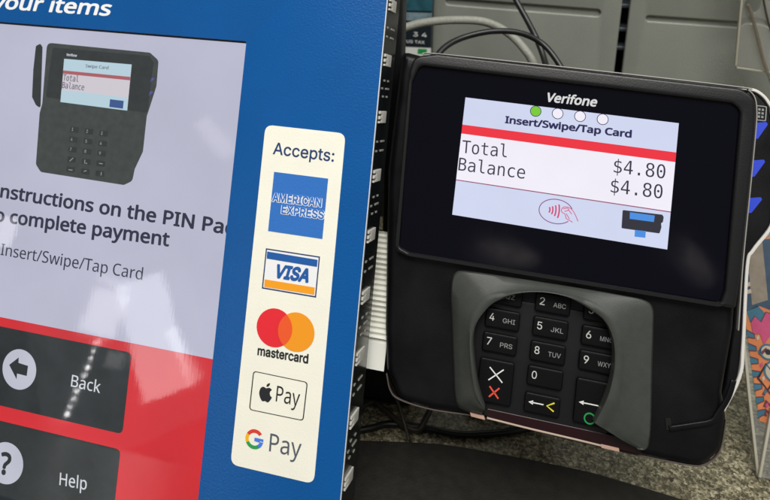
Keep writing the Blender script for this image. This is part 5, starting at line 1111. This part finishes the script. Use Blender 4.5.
# hairline of light plastic round the back shell
sd = [(745, 90), (757, 93.5), (768, 104), (773, 122), (774, 200), (771, 226), (753, 250), (747, 266), (742.5, 345), (738.5, 378), (716.5, 423), (708, 424), (725, 385), (733, 330), (742, 200)]
plate('swipe_reader', [rounded(tp(sd, -9), [2, 5, 6, 6, 6, 6, 6, 6, 3, 4, 1, 1, 2, 2, 2])], -30, -9, black_shell, term, bevel=1.5, bres=3)
rim_in = rounded(tp(sd, -9), [2, 5, 6, 6, 6, 6, 6, 6, 3, 4, 1, 1, 2, 2, 2])
ed = [(740, 87.2), (746, 88.2), (758, 91.8), (769.5, 103), (775, 121), (776, 200), (773, 227.2), (755, 251.2), (748.6, 267), (744.3, 345), (740.5, 379), (718, 424.5), (712, 424), (736, 377), (740.5, 345), (745.4, 265), (751, 249), (769, 226)]
ed_px = [(742, 88.0), (757, 91.3), (768.5, 102.3), (773.5, 121), (775, 200), (771.5, 226), (753.5, 250), (747.3, 266), (743.2, 345), (739.3, 378), (717, 423)]
epts = [Vector(tuple(v)) for v in spline(tp(ed_px, -8.6), 6)]
plate('trim_and_highlight', stroke([tuple(v) for v in epts], 1.5), -20, -8.3, light_edge, term, bevel=0.3)
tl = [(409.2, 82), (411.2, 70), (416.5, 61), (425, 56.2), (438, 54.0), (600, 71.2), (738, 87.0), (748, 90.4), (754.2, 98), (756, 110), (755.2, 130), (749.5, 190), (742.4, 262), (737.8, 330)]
plate('trim_and_highlight', stroke([tuple(v) for v in spline(tp(tl, 0), 6)], 0.55), -1.8, 1.2, mat('highlight_grey', srgb(150, 148, 142), 0.35), term, bevel=0.12)  # painted highlight along the rim's outer edge, as a thin pale strip
for q in ([(755.6, 122.8), (766.6, 122), (767.8, 124.5), (758.0, 138.6), (755.2, 139)], [(752.2, 160.4), (764, 159.6), (765, 162), (754.4, 176.6), (751.6, 177)], [(749.2, 198), (761, 197.2), (762, 199.6), (751.4, 212.8), (748.6, 213.4)]):
    plate('swipe_arrow', rounded(tp(q, -8.8), 0.5, 3), -8.98, -8.7, arrow_blue, term)
ic = tp((760.8, 113.2), -8.8)
plate('swipe_icon', [rect(ic[0] - 2.6, ic[1] - 3.8, ic[0] + 2.6, ic[1] + 3.8, 0.8), rect(ic[0] - 2.1, ic[1] - 3.3, ic[0] + 2.1, ic[1] + 3.3, 0.5)]
      + [rect(ic[0] + x - 0.5, ic[1] + y - 0.55, ic[0] + x + 0.5, ic[1] + y + 0.55) for x in (-0.8, 0.8) for y in (-1.8, 0, 1.8)], -8.98, -8.7, grey_print, term)
# crease and notch at the lower right
plate('swipe_crease', stroke([tuple(v) for v in spline(tp([(669, 428.5), (692, 425), (711, 421.4), (718, 413), (728, 397), (733.5, 380)], -1.5), 5)], 2.6), -1.98, -0.5, black_shell, term, bevel=0.7, bres=4)
plate('latch_notch', stroke(tp([(668, 418), (669, 430)], -1.5), 2.4), -1.98, -1.5, mat('notch_black', (0.004, 0.004, 0.004), 0.5), term)
# pale parting line along the foot
pl = [(386.5, 374), (390, 390), (399, 399.5), (432, 409.8), (489, 418.8), (570, 439.8), (640, 455.8), (690, 465.6), (703, 465.4), (715, 458.5), (722, 446), (726.5, 420)]
plate('parting_line', stroke([tuple(v) for v in spline(tp(pl, -4.5), 5)], 0.6), -6.5, -4.5, mat('parting_grey', srgb(84, 76, 72), 0.4), term, bevel=0.15)
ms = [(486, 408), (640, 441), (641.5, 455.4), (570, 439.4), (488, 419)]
plate('slot_lip_glow', [rounded(tp(ms, -1), 1)], -6, -0.9, maroon, term, bevel=0.5)  # maroon colour stands in for red glow reflected along the lower lip
plate('slot_edge', stroke([tuple(v) for v in spline(tp([(487, 418.2), (530, 429), (570, 438.4), (604, 446.6)], -0.4), 4)], 0.8), -2.5, -0.5, mat('slot_edge', srgb(190, 170, 154), 0.35), term, bevel=0.15)
for ch in ([(470, 413), (484, 416.6), (485, 420.2), (471, 416.6)], [(601, 444.5), (619, 448.6), (619.5, 452.2), (601.5, 448)]):
    plate('slot_tab', tp(ch, -0.2), -2.0, -0.3, mat('slot_tab', srgb(196, 160, 142), 0.35), term, bevel=0.15)

# brand word and display
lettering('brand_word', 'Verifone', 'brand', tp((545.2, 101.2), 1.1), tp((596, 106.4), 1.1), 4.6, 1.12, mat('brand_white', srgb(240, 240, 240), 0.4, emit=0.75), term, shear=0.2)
ZD = 1.12
dq = tp([(465.5, 97.4), (678.8, 123.2), (667.2, 249.5), (452.2, 214.6)], ZD)
disp = plate('display', quad(dq, 0, 0, 1, 1), ZD, ZD + 0.1, s_lav, term)
E1, E2, E3 = ZD + 0.14, ZD + 0.28, ZD + 0.42
t0 = 0.235
plate('white_field', quad(dq, 0, 0.30, 1, 0.705), E1, E1 + 0.08, s_white, disp)
plate('red_bar', quad(dq, 0, t0, 1, 0.312), E2, E2 + 0.08, s_red, disp)
plate('rule', quad(dq, 0, 0.703, 1, 0.711), E2, E2 + 0.08, s_line, disp)
lettering('screen_line', 'Insert/Swipe/Tap Card', 'sansx', tp((504.8, 122.8), ZD), tp((631.4, 137.6), ZD), 3.6, E2, s_ink, disp)
lettering('screen_line', 'Total', 'mono', tp((461.6, 152.8), ZD), tp((506.6, 157.4), ZD), 6.6, E2, s_dark, disp)
lettering('screen_line', 'Balance', 'mono', tp((458.2, 170.2), ZD), tp((524.6, 178.8), ZD), 6.6, E2, s_dark, disp)
lettering('screen_line', '$4.80', 'mono', tp((613.4, 172.4), ZD), tp((664.8, 178.6), ZD), 6.7, E2, s_dark, disp)
lettering('screen_line', '$4.80', 'mono', tp((610.4, 192.2), ZD), tp((662, 198.6), ZD), 6.7, E2, s_dark, disp)
for i, p in enumerate(((535.7, 111.2), (557.6, 113.6), (580, 116.3), (602.6, 119.3))):
    c = tp(p, ZD)
    plate('status_dot', ellipse(*c, 2.85), E1, E1 + 0.08, s_ink, disp)
    plate('status_dot', ellipse(*c, 2.5), E2, E2 + 0.08, s_green if i == 0 else s_white, disp)


def zp(x, y):                                # contactless sign, read off an enlargement
    return (520 + x / 8.337, 180 + y / 8.337)


ce = tp(zp(300, 262), ZD)
ra = [tuple(v) for v in ellipse(ce[0], ce[1], 8.2, 6.0, 60)]
ell = [p for i, p in enumerate(ra)]
arc = [(ce[0] + 8.3 * math.cos(a), ce[1] + 6.0 * math.sin(a)) for a in (R(24 + k * 7.4) for k in range(41))]
plate('contactless_sign', stroke(arc, 0.45), E1, E1 + 0.08, s_plum, disp)
for x, h in ((-3.9, 1.5), (-2.5, 2.2), (-1.0, 3.0), (0.6, 3.8)):
    a_ = [(ce[0] + x + 0.9 * math.cos(t_) * 1.0, ce[1] + 0.3 + h * math.sin(t_)) for t_ in (R(-62 + k * 12.4) for k in range(11))]
    plate('contactless_wave', stroke(a_, 0.7), E1, E1 + 0.08, s_pink, disp)
for ln in ([(350, 270), (345, 250), (365, 225), (410, 230), (440, 255), (465, 300), (483, 345)], [(350, 270), (375, 285), (385, 320), (410, 335), (438, 352)],
           [(360, 240), (395, 235), (405, 250), (370, 262)], [(405, 250), (432, 285)], [(385, 280), (412, 325)]):
    plate('contactless_hand', stroke([tuple(v) for v in spline(tp([zp(*q) for q in ln], ZD), 4)], 0.35), E1, E1 + 0.08, s_pink, disp)


def zi(x, y):
    return (610 + x / 8.333, 190 + y / 8.333)


ip = lambda l: tp([zi(*q) for q in l], ZD)
plate('terminal_icon', [rounded(ip([(105, 166), (435, 205), (447, 225), (440, 268), (425, 275), (428, 310), (412, 362), (95, 318)]), 0.6, 3)], E1, E1 + 0.08, s_icon, disp)
plate('icon_screen', ip([(165, 184), (372, 212), (364, 266), (163, 240)]), E2, E2 + 0.08, s_blue, disp)
plate('icon_card', ip([(207, 332), (298, 342), (293, 398), (203, 388)]), E2, E2 + 0.08, s_blue, disp)

# keypad
ko = [(470, 292), (620, 318), (622, 380), (604, 440), (566, 433), (484, 415), (468, 350)]
plate('keypad', [rounded(tp(ko, -2), 2)], -1.98, -1.2, key_floor, term, bevel=0.2)
c5 = Vector(tp((550.4, 328.6), 1))
cu = (Vector(tp((598.4, 338.6), 1)) - Vector(tp((501.2, 320.6), 1))) / 2
ru = (Vector(tp((545.4, 378.6), 1)) - Vector(tp((553.4, 304.6), 1))) / 3
ang = math.atan2(cu.y, cu.x)


def key(c, r, words, small, hh=1.0, kw=17.0, kh=9.6):
    p = c5 + cu * c + ru * r
    o = plate('key', [[tuple(p + Matrix.Rotation(ang, 2) @ Vector(q)) for q in rect(-kw / 2, -kh / 2 * hh, kw / 2, kh / 2 * hh, 1.5, 4)]], -1.15, 1.2, key_black, term, bevel=0.9, bres=3)
    e = Vector((math.cos(ang), math.sin(ang)))
    f = Vector((-e.y, e.x))
    if words:
        b0 = p - e * 6.4 - f * 1.2
        lettering('key_mark', words, 'inter', tuple(b0), tuple(b0 + e * (2.4 if words != '1' else 1.3)), 3.6, 1.22, key_white, o)
    if small:
        b1 = p + e * 0.2 - f * 1.3
        lettering('key_mark', small, 'inter', tuple(b1), tuple(b1 + e * (6.0 if len(small) == 3 else 4.5)), 2.2, 1.22, grey_print, o)
    return o, p, e, f


for i, (d_, s_) in enumerate((('1', 'QZ'), ('2', 'ABC'), ('3', 'DEF'), ('4', 'GHI'), ('5', 'JKL'), ('6', 'MNO'), ('7', 'PRS'), ('8', 'TUV'), ('9', 'WXY'))):
    key(i % 3 - 1, i // 3 - 1, d_, s_)
key(0, 2, '0', None)
o, p, e, f = key(0, 3.08, None, None)


def mark(o, p, e, f, ln, w, m):
    plate('key_mark', stroke([tuple(p + e * x + f * y) for x, y in ln], w), 1.22, 1.34, m, o)


def left_arrow(o, p, e, f, x0, x1, y, m):
    mark(o, p, e, f, [(x0 + 1.2, y), (x1, y)], 0.5, m)
    plate('key_mark', [tuple(p + e * x + f * yy) for x, yy in ((x0, y), (x0 + 2.2, y + 1.0), (x0 + 2.2, y - 1.0))], 1.22, 1.34, m, o)


left_arrow(o, p, e, f, -6.6, 0.6, 0.4, white_print)
mark(o, p, e, f, [(5.6, 2.2), (2.2, 0.2), (5.6, -1.8)], 0.7, yellow_print)
o, p, e, f = key(-1, 2.55, None, None, 2.2)
mark(o, p, e, f, [(-3.4, 6.6), (3.4, 0.4)], 0.55, white_print)
mark(o, p, e, f, [(-3.4, 0.4), (3.4, 6.6)], 0.55, white_print)
mark(o, p, e, f, [(-2.5, -2.4), (2.3, -7.4)], 0.75, red_print)
mark(o, p, e, f, [(-2.3, -7.4), (2.3, -2.4)], 0.75, red_print)
o, p, e, f = key(1, 2.6, None, None, 2.2)
left_arrow(o, p, e, f, -6.6, 2.4, -0.6, white_print)
c = p - e * 1.0 - f * 7.2
plate('key_mark', [ellipse(c.x, c.y, 2.7), ellipse(c.x, c.y, 2.05)], 1.22, 1.34, green_print, o)

# grey hood round the keypad
HW = 9.0
outer_px = [(482, 415), (466, 411), (456, 402), (453.5, 365), (452, 325), (451, 288), (456, 272.5), (474, 272.2), (520, 279), (575, 287.5), (622, 295.5), (645, 300.5), (653, 309), (653.4, 330), (652, 380), (651, 424), (649, 443), (645.5, 450), (638.5, 450.2)]
inner_px = [(484.5, 411), (480.5, 400), (477, 386), (473.5, 362), (472.5, 340), (476.5, 323), (489, 306.5), (502, 299), (522, 293.2), (545, 292.6), (570, 298.5), (592, 310.5), (606.5, 323), (614, 342), (615, 366), (611, 388), (605, 405), (600, 416), (595.5, 425)]
OB = [Vector(tuple(v)) for v in spline(tp(outer_px, -2), 5)]
OT = [Vector(tuple(v)) for v in spline(tp(outer_px, 4), 5)]
IT = [Vector(tuple(v)) for v in spline(tp(inner_px, HW), 5)]
bm = bmesh.new()
rows = []
N = len(OB)
for i in range(N):
    t_ = i / (N - 1)
    rise = min(1, 4 * t_ + 0.35, 4 * (1 - t_) + 0.45)
    ob, ot, it = OB[i], OT[i], IT[i]
    inn = (it - ot).normalized()
    hw = HW * (0.55 + 0.45 * rise)
    left = max(0, min(1, (0.36 - t_) / 0.12))              # the left wall slopes, the top and right are a flat shelf with an edge
    e1 = ot + inn * 0.8
    hi = 4 + (hw - 4) * 0.72 * (1 - left)
    sec = [(ob, -2), (ot, 3.2 - 2.2 * left), (e1, (4.4 - 2.4 * left) * rise + 0.2), (e1.lerp(it, 0.35), (4.4 + (hw - 4.4) * 0.36) * (1 - left) + (2.5 + (hw - 2.5) * .4) * left),
           (e1.lerp(it, 0.70), 4.4 + (hw - 4.4) * 0.62), (e1.lerp(it, 0.78), hw - 0.9), (e1.lerp(it, 0.86), hw - 0.1), (e1.lerp(it, 0.95), hw), (it, hw - 0.5), (it + inn * 0.35, hw - 1.6), (it + inn * 0.5, 1.3)]
    rows.append([bm.verts.new((q.x / 1000, q.y / 1000, z / 1000)) for q, z in sec])
for a, b in zip(rows, rows[1:]):
    for k in range(len(a) - 1):
        bm.faces.new((a[k], a[k + 1], b[k + 1], b[k]))
for rw in (rows[0], rows[-1]):
    bm.faces.new(rw)
bmesh.ops.recalc_face_normals(bm, faces=bm.faces)
me = bpy.data.meshes.new('keypad_hood')
bm.to_mesh(me)
bm.free()
smooth(me, 35)
link('keypad_hood', me, shield_grey, term)

# ------------------------------------------------------------------ stand under the terminal
mid = T.o + T.z * -0.034 + T.y * -0.045
foot = Vector((mid.x, mid.y + 0.06, 0))
st = thing('terminal_stand', 'black stand with square base half hidden behind the card terminal', 'stand', Frame(foot, Vector((1, 0, 0)), Vector((0, 1, 0)), Vector((0, 0, 1))))
pole = [foot + Vector((0, 0, 0.012)), foot + Vector((0, 0, 0.06)), Vector((foot.x, foot.y - 0.005, mid.z - 0.03)), mid + T.z * 0.0]
pw = [p - foot for p in spline(pole, 8)]
link('stand_arm', tube_mesh('stand_arm', pw, 0.017, 20), black_shell, st)
link('stand_base', box_mesh('stand_base', (-45, -40, 0), (45, 45, 12), 5), black_shell, st)

# ------------------------------------------------------------------ black post behind the touchscreen edge
pq = EYE + ray(390.5, 50) * 0.395
fh = (EYE + ray(376, 346) * 0.385).z * 1000    # top of the block the post stands on
post = thing('support_post', 'black square support post on a matt black block between touchscreen and card terminal', 'post', Frame(Vector((pq.x, pq.y, 0)), Vector((1, 0, 0)), Vector((0, 1, 0)), Vector((0, 0, 1))))
link('post_tube', box_mesh('post_tube', (-5.6, 8, fh + 0.2), (4.6, 24, 520), 2.5), mat('post_black', srgb(33, 34, 36), 0.38, bump=0.15, bscale=900), post)
link('post_block', box_mesh('post_block', (-34, -12, 0), (20, 60, fh), 6, 4), black_rubber, post)

# ------------------------------------------------------------------ white fan-folded paper
c0, c1_ = EYE + ray(386, 233) * 0.378, EYE + ray(376, 346) * 0.385
lean = R(27)
pf = Frame(Vector((c1_.x, c0.y - (c0.z - fh / 1000) * math.tan(lean), fh / 1000 + 0.0008)), Vector((1, 0, 0)), Vector((0, math.cos(lean), -math.sin(lean))), Vector((0, math.sin(lean), math.cos(lean))))
bm = bmesh.new()
hp = (c0.z - fh / 1000) / math.cos(lean)
rowsp = []
n_ = 52
for i in range(n_ + 1):
    z = hp * i / n_
    y = 0.0012 * (1 if i % 2 else -1) + 0.0008 * math.sin(i * 0.4)
    if i < 11:
        y = 0.0
    xr_ = 0.0085 - 0.004 * max(0, i - 46) / 6
    rowsp.append([bm.verts.new((x, y + dy, z)) for x, dy in ((-0.03, 0), (xr_, 0), (xr_, 0.0006), (-0.03, 0.0006))])
for a, b in zip(rowsp, rowsp[1:]):
    for k in range(4):
        bm.faces.new((a[k], a[(k + 1) % 4], b[(k + 1) % 4], b[k]))
bm.faces.new(rowsp[0][::-1])
bm.faces.new(rowsp[-1])
bmesh.ops.recalc_face_normals(bm, faces=bm.faces)
me = bpy.data.meshes.new('folded_paper')
bm.to_mesh(me)
bm.free()
tag(link('folded_paper', me, mat('paper_white', srgb(240, 240, 230), 0.6), None, pf), 'white fan folded paper standing in the slit between touchscreen and card terminal', 'paper')

# ------------------------------------------------------------------ printed pack behind the post
lf = rebase(Frame(WALL.o + WALL.z * 0.012, WALL.x, WALL.y, WALL.z), 0, 0)
la, lb = lf.at((400, 54)), lf.at((431, 54))
lfr = rebase(lf, (la[0] + lb[0]) / 2, floor_v)
pack = thing('printed_carton', 'small dark carton with white print and teal top beside the metal panel', 'carton', lfr)
ox, oy = (la[0] + lb[0]) / 2, floor_v
lp = lambda l: [(q[0] - ox, q[1] - oy) for q in lf.pts(l)] if isinstance(l[0], (tuple, list)) else (lf.at(l)[0] - ox, lf.at(l)[1] - oy)
w_ = (lb[0] - la[0]) / 2
link('carton_body', box_mesh('carton_body', (-w_ - 6, 0, -25), (w_ - 0.5, lp((415, -30))[1], 0), 0.6), mat('carton_black', srgb(28, 36, 42), 0.35), pack)
teal = mat('carton_teal', srgb(46, 92, 104), 0.4, var=0.3, vscale=120)
plate('colour_band', lp([(396, -8), (433, -6), (432.4, 11), (396, 10)]), 0.05, 0.2, teal, pack)
plate('colour_band', lp([(396, 12), (432, 13), (431.5, 21), (396, 20)]), 0.05, 0.2, mat('carton_grey', srgb(120, 142, 150), 0.4, var=0.3, vscale=160), pack)
plate('colour_band', lp([(396, 46.5), (431, 48), (430.6, 58), (396, 56)]), 0.05, 0.2, mat('carton_white', srgb(225, 228, 222), 0.4), pack)
plate('colour_band', lp([(418, 48.6), (427, 49), (426.6, 54), (417.6, 53.6)]), 0.24, 0.35, green_print, pack)
lettering('carton_words', '3 4', 'inter', lp((413.2, 36.2)), lp((426.8, 37.2)), 3.6, 0.05, white_print, pack)
lettering('carton_words', 'US TAX', 'inter', lp((406.5, 42.6)), lp((424.6, 43.8)), 2.4, 0.05, white_print, pack)

# ------------------------------------------------------------------ cables
def cable(name, px, depths, r, m, label, lead=()):
    ps = [EYE + ray(*p) * d for p, d in zip(px, depths)]
    return tag(link(name, tube_mesh(name, spline(ps, 8), r, 12), m), label, 'cable')


cable('cable', [(380, 38), (404, 28), (425, 22.5), (455, 20), (485, 22), (508, 33), (525, 50), (534, 66), (538, 90), (536, 130)], [0.47, 0.475, 0.48, 0.485, 0.485, 0.485, 0.48, 0.475, 0.46, 0.44], 0.0029, mat('grey_cable', srgb(150, 150, 140), 0.5, bump=0.5, bscale=1200, var=0.12, vscale=500), 'thick grey cable arching over the top left of the card terminal')
cable('cable', [(420, 90), (434, 62), (444, 48), (462, 38), (490, 31.5), (518, 32.5), (540, 42), (555, 58), (566, 80), (572, 120)], [0.44, 0.445, 0.45, 0.455, 0.455, 0.455, 0.455, 0.45, 0.445, 0.44], 0.0020, mat('black_cable', srgb(30, 30, 30), 0.35), 'thin black cable looping in front of the grey cable behind the card terminal')
cable('cable', [(440, -230), (462, -150), (484, -80), (502, -30), (516, 0), (527, 20), (538, 42), (546, 66), (552, 100)], [0.6, 0.55, 0.52, 0.505, 0.495, 0.49, 0.485, 0.475, 0.45], 0.0021, MATS['black_cable'], 'straight black cable dropping from the top edge in front of the metal panel')

def floor_at(p, z=0.0):
    d = ray(*p)
    k = (z - EYE.z) / d.z
    return EYE + d * k


def floor_cable(px, zs, r, m, label):
    ps = [floor_at(p, z) for p, z in zip(px, zs)]
    return tag(link('cable', tube_mesh('cable', spline(ps, 8), r, 10), m), label, 'cable')


floor_cable([(352, 432), (372, 428), (390, 424), (425, 428), (455, 434), (485, 434), (520, 430), (560, 420)], [0.0022] * 8, 0.0021, MATS['black_cable'], 'black cable lying on the granite just below the card terminal')
floor_cable([(355, 412), (372, 402), (385, 410), (402, 424), (418, 430), (426, 418), (434, 402)], [0.006, 0.006, 0.0062, 0.0065, 0.0065, 0.012, 0.02], 0.0018, mat('brown_cable', srgb(60, 54, 46), 0.35), 'short curled dark cable under the lower left corner of the card terminal')
floor_cable([(385, 372), (396, 398), (404, 422), (409, 440)], [0.03, 0.02, 0.011, 0.006], 0.0011, MATS['brown_cable'], 'short thin lead hanging from the lower left corner of the card terminal to the granite')

# ------------------------------------------------------------------ black base in the foreground
zt = 0.014
edge_ = [floor_at(p, zt) for p in ((352, 438.4), (364, 439), (421, 441.2), (455, 444.4), (492, 451), (545, 461), (590, 470.6), (637, 484), (683, 498), (740, 518))]
a = edge_[0]
bf = Frame(Vector((a.x, a.y, 0)), Vector((1, 0, 0)), Vector((0, 1, 0)), Vector((0, 0, 1)))
loc_ = [((q.x - a.x) * 1000, (q.y - a.y) * 1000) for q in spline(edge_, 4)]
me = plate_mesh('scanner_base', [loc_ + [(loc_[-1][0], -190), (loc_[0][0], -190)]], 0.2, zt * 1000, 2.0, bres=4)
tag(link('scanner_base', me, mat('base_black', srgb(33, 31, 27), 0.55, bump=0.4, bscale=900, var=0.3, vscale=150), None, bf), 'low matt black slab on the granite in front of the card terminal', 'base plate')

# ------------------------------------------------------------------ acrylic holder with printed cards
acrylic = mat('acrylic', (0.9, 0.9, 0.86), 0.05, trans=0.9, ior=1.46)
acr_edge = mat('acrylic_edge', srgb(205, 200, 182), 0.25, trans=0.3)
ca = floor_at((757.5, 477), 0.001)
rec = R(60)
gx = Vector((math.cos(R(-3)), math.sin(R(-3)), 0))
gy = Vector((0, math.cos(rec), math.sin(rec)))
gz = gx.cross(gy).normalized()
gy = gz.cross(gx).normalized()
G = Frame(ca, gx, gy, gz)
holder = thing('sign_holder', 'clear acrylic sign holder leaning back on the granite, right of the card terminal', 'sign holder', G)
sheet = [(757.5, 476), (748, 392), (734.5, 262), (738, 236), (810, 230), (820, 488)]
plate('clear_sheet', [rounded(G.pts(sheet), 1.0)], 0.0, 2.2, acrylic, holder, bevel=0.4)
plate('clear_edge', [stroke(G.pts([(757.3, 475.5), (748, 392), (735, 263)]), 1.5)], -0.6, 2.9, acr_edge, holder, bevel=0.2)
lipa = G.pts([(758.6, 476), (771, 408)], 3)
plate('front_lip', stroke(lipa, 1.6), 2.3, 6, acr_edge, holder, bevel=0.4)
plate('prop', rect(8, 0, 60, 8, 1), -8, -0.7, acrylic, holder, bevel=0.4)

card = thing('printed_card', 'orange and teal comic style printed card on the clear acrylic sign holder', 'card', G)
cq = [(759.5, 421), (745, 318), (737.5, 262), (742, 240), (806, 234), (812, 436)]
plate('card_sheet', G.pts(cq, 2.6), 2.25, 2.7, mat('card_orange', srgb(198, 118, 72), 0.5, var=0.1, vscale=120), card)
pt = lambda ps, w=2.9: G.pts(ps, w)
cteal = mat('card_teal', srgb(54, 103, 122), 0.5, var=0.15, vscale=200)
cpink = mat('card_pink', srgb(183, 72, 111), 0.5, var=0.1, vscale=200)
cpurple = mat('card_plum', srgb(98, 49, 60), 0.5)
cink = mat('card_ink', srgb(36, 34, 39), 0.5)
cpale = mat('card_pale', srgb(181, 168, 147), 0.5)
cblue = mat('card_deep_blue', srgb(51, 72, 92), 0.5, var=0.15, vscale=200)
plate('blue_field', pt([(745.5, 312), (738.2, 263), (742, 241), (780, 238), (790, 318), (760, 306)]), 2.75, 2.90, cblue, card)
plate('pale_field', pt([(752, 305), (748, 262), (752, 240), (762, 239), (768, 300)], 3.0), 2.95, 3.05, mat('card_grey', srgb(132, 122, 108), 0.5, var=0.15, vscale=200), card)
for y in (262, 271, 283, 290):
    plate('pale_mark', pt([(742.5 + (y - 262) * .14, y), (747 + (y - 262) * .14, y - 1), (747.5 + (y - 262) * .14, y + 3), (743 + (y - 262) * .14, y + 4)], 3.1), 3.10, 3.20, cpale, card)
for i in range(7):
    y = 330 + i * 13.5
    x = 746.8 + i * 1.85
    plate('teal_ray', pt([(x - 0.6, y), (x + 7.5, y + 4.5 - i), (x + 8, y + 8 - i), (x + 0.2, y + 6.5)]), 2.75, 2.90, cteal, card)
for i in range(7):
    y = 330 + i * 13.5
    x = 746.8 + i * 1.85
    plate('ray_outline', [stroke(pt([(x - 0.4, y - 0.4), (x + 7.6, y + 4.0 - i), (x + 8.1, y + 8.4 - i), (x + 0.4, y + 7)], 3.1), 0.45)], 3.1, 3.2, cpurple, card)
    plate('small_mark', pt([(x + 9.5, y + 7), (x + 12, y + 5), (x + 12.5, y + 9), (x + 10, y + 10.5)], 3.1), 3.1, 3.2, (cpale, cteal, cpink)[i % 3], card)
plate('teal_ray', pt([(747, 312), (757, 305), (770, 318), (760, 326), (750, 322)]), 2.75, 2.90, cteal, card)
plate('pink_shape', pt([(751, 322), (755, 316), (761, 322), (766, 312), (780, 316), (784, 338), (770, 336), (764, 345), (760, 334), (753, 334)], 3.0), 2.95, 3.10, cpink, card)
plate('ink_outline', [stroke(pt([(751, 322), (755, 316), (761, 322), (766, 312), (772, 314)], 3.2), 0.6)], 3.12, 3.20, cpurple, card)
for cx_, cy_, r_ in ((768, 352, 4.6), (776, 372, 6.5)):
    q = pt((cx_, cy_)) if False else G.at((cx_, cy_), 3.0)
    plate('round_mark', ellipse(*q, r_), 2.95, 3.05, cpale, card)
    plate('round_mark', [ellipse(*q, r_), ellipse(*q, r_ - 1.0)], 3.10, 3.20, cteal, card)
    plate('round_mark', ellipse(*q, r_ * 0.35), 3.10, 3.20, cink, card)
plate('diamond_mark', [stroke(pt([(758, 378), (766, 364), (776, 376), (768, 390), (758, 378)], 3.1), 1.1)], 3.10, 3.20, cink, card)
for y in (352, 392, 404, 413):
    plate('plum_mark', [stroke(pt([(760 + (y - 352) * .09, y + 3), (766, y - 3), (772, y + 3), (780, y - 2)], 3.1), 1.6)], 2.95, 3.15, cpurple, card)

# clear hanger at the top right
HW_ = Frame(WALL.o + Vector((0, -0.035, 0)), WALL.x, WALL.y, WALL.z)
hq = [(751, -110), (735, 66), (792, 74), (796, -106)]
hb = HW_.at((735, 66))
HF = rebase(HW_, hb[0], hb[1])
hl = lambda ps, w=0: [(q[0] - hb[0], q[1] - hb[1]) for q in HW_.pts(ps, w)]
hang = thing('acrylic_hanger', 'clear acrylic hanger with a brownish bent side strip in front of the grey metal panel', 'hanger', HF)
plate('clear_sheet', [rounded(hl(hq), 1.0), [(p[0], p[1]) for p in ellipse(*hl([(752, 4)])[0], 5, 6)]], -1.3, 1.3, acrylic, hang, bevel=0.3)
plate('clear_edge', [stroke(hl([(750.6, -104), (735.4, 65)]), 1.3)], -1.6, 1.7, acr_edge, hang, bevel=0.2)
plate('clear_edge', [stroke(hl([(736.2, 67), (791, 75)]), 1.1)], -1.6, 1.7, acr_edge, hang, bevel=0.2)
plate('side_strip', [stroke([tuple(v) for v in spline(hl([(746.5, 3), (750, 12), (756, 34), (762, 58), (771, 84)]), 5)], 1.8)], 1.45, 5, mat('strip_brown', srgb(188, 176, 158), 0.2, trans=0.8), hang, bevel=0.5)
plate('side_strip', [stroke([tuple(v) for v in spline(hl([(761, -8), (766, 16), (774, 44)]), 5)], 1.0)], 1.45, 4, mat('strip_dark', srgb(70, 66, 56), 0.3), hang, bevel=0.3)
bq = hl([(775, -70)])[0]
link('bracket', box_mesh('bracket', (bq[0] - 9, bq[1] - 5, -34.8), (bq[0] + 9, bq[1] + 5, -1.4), 1), acr_edge, hang)
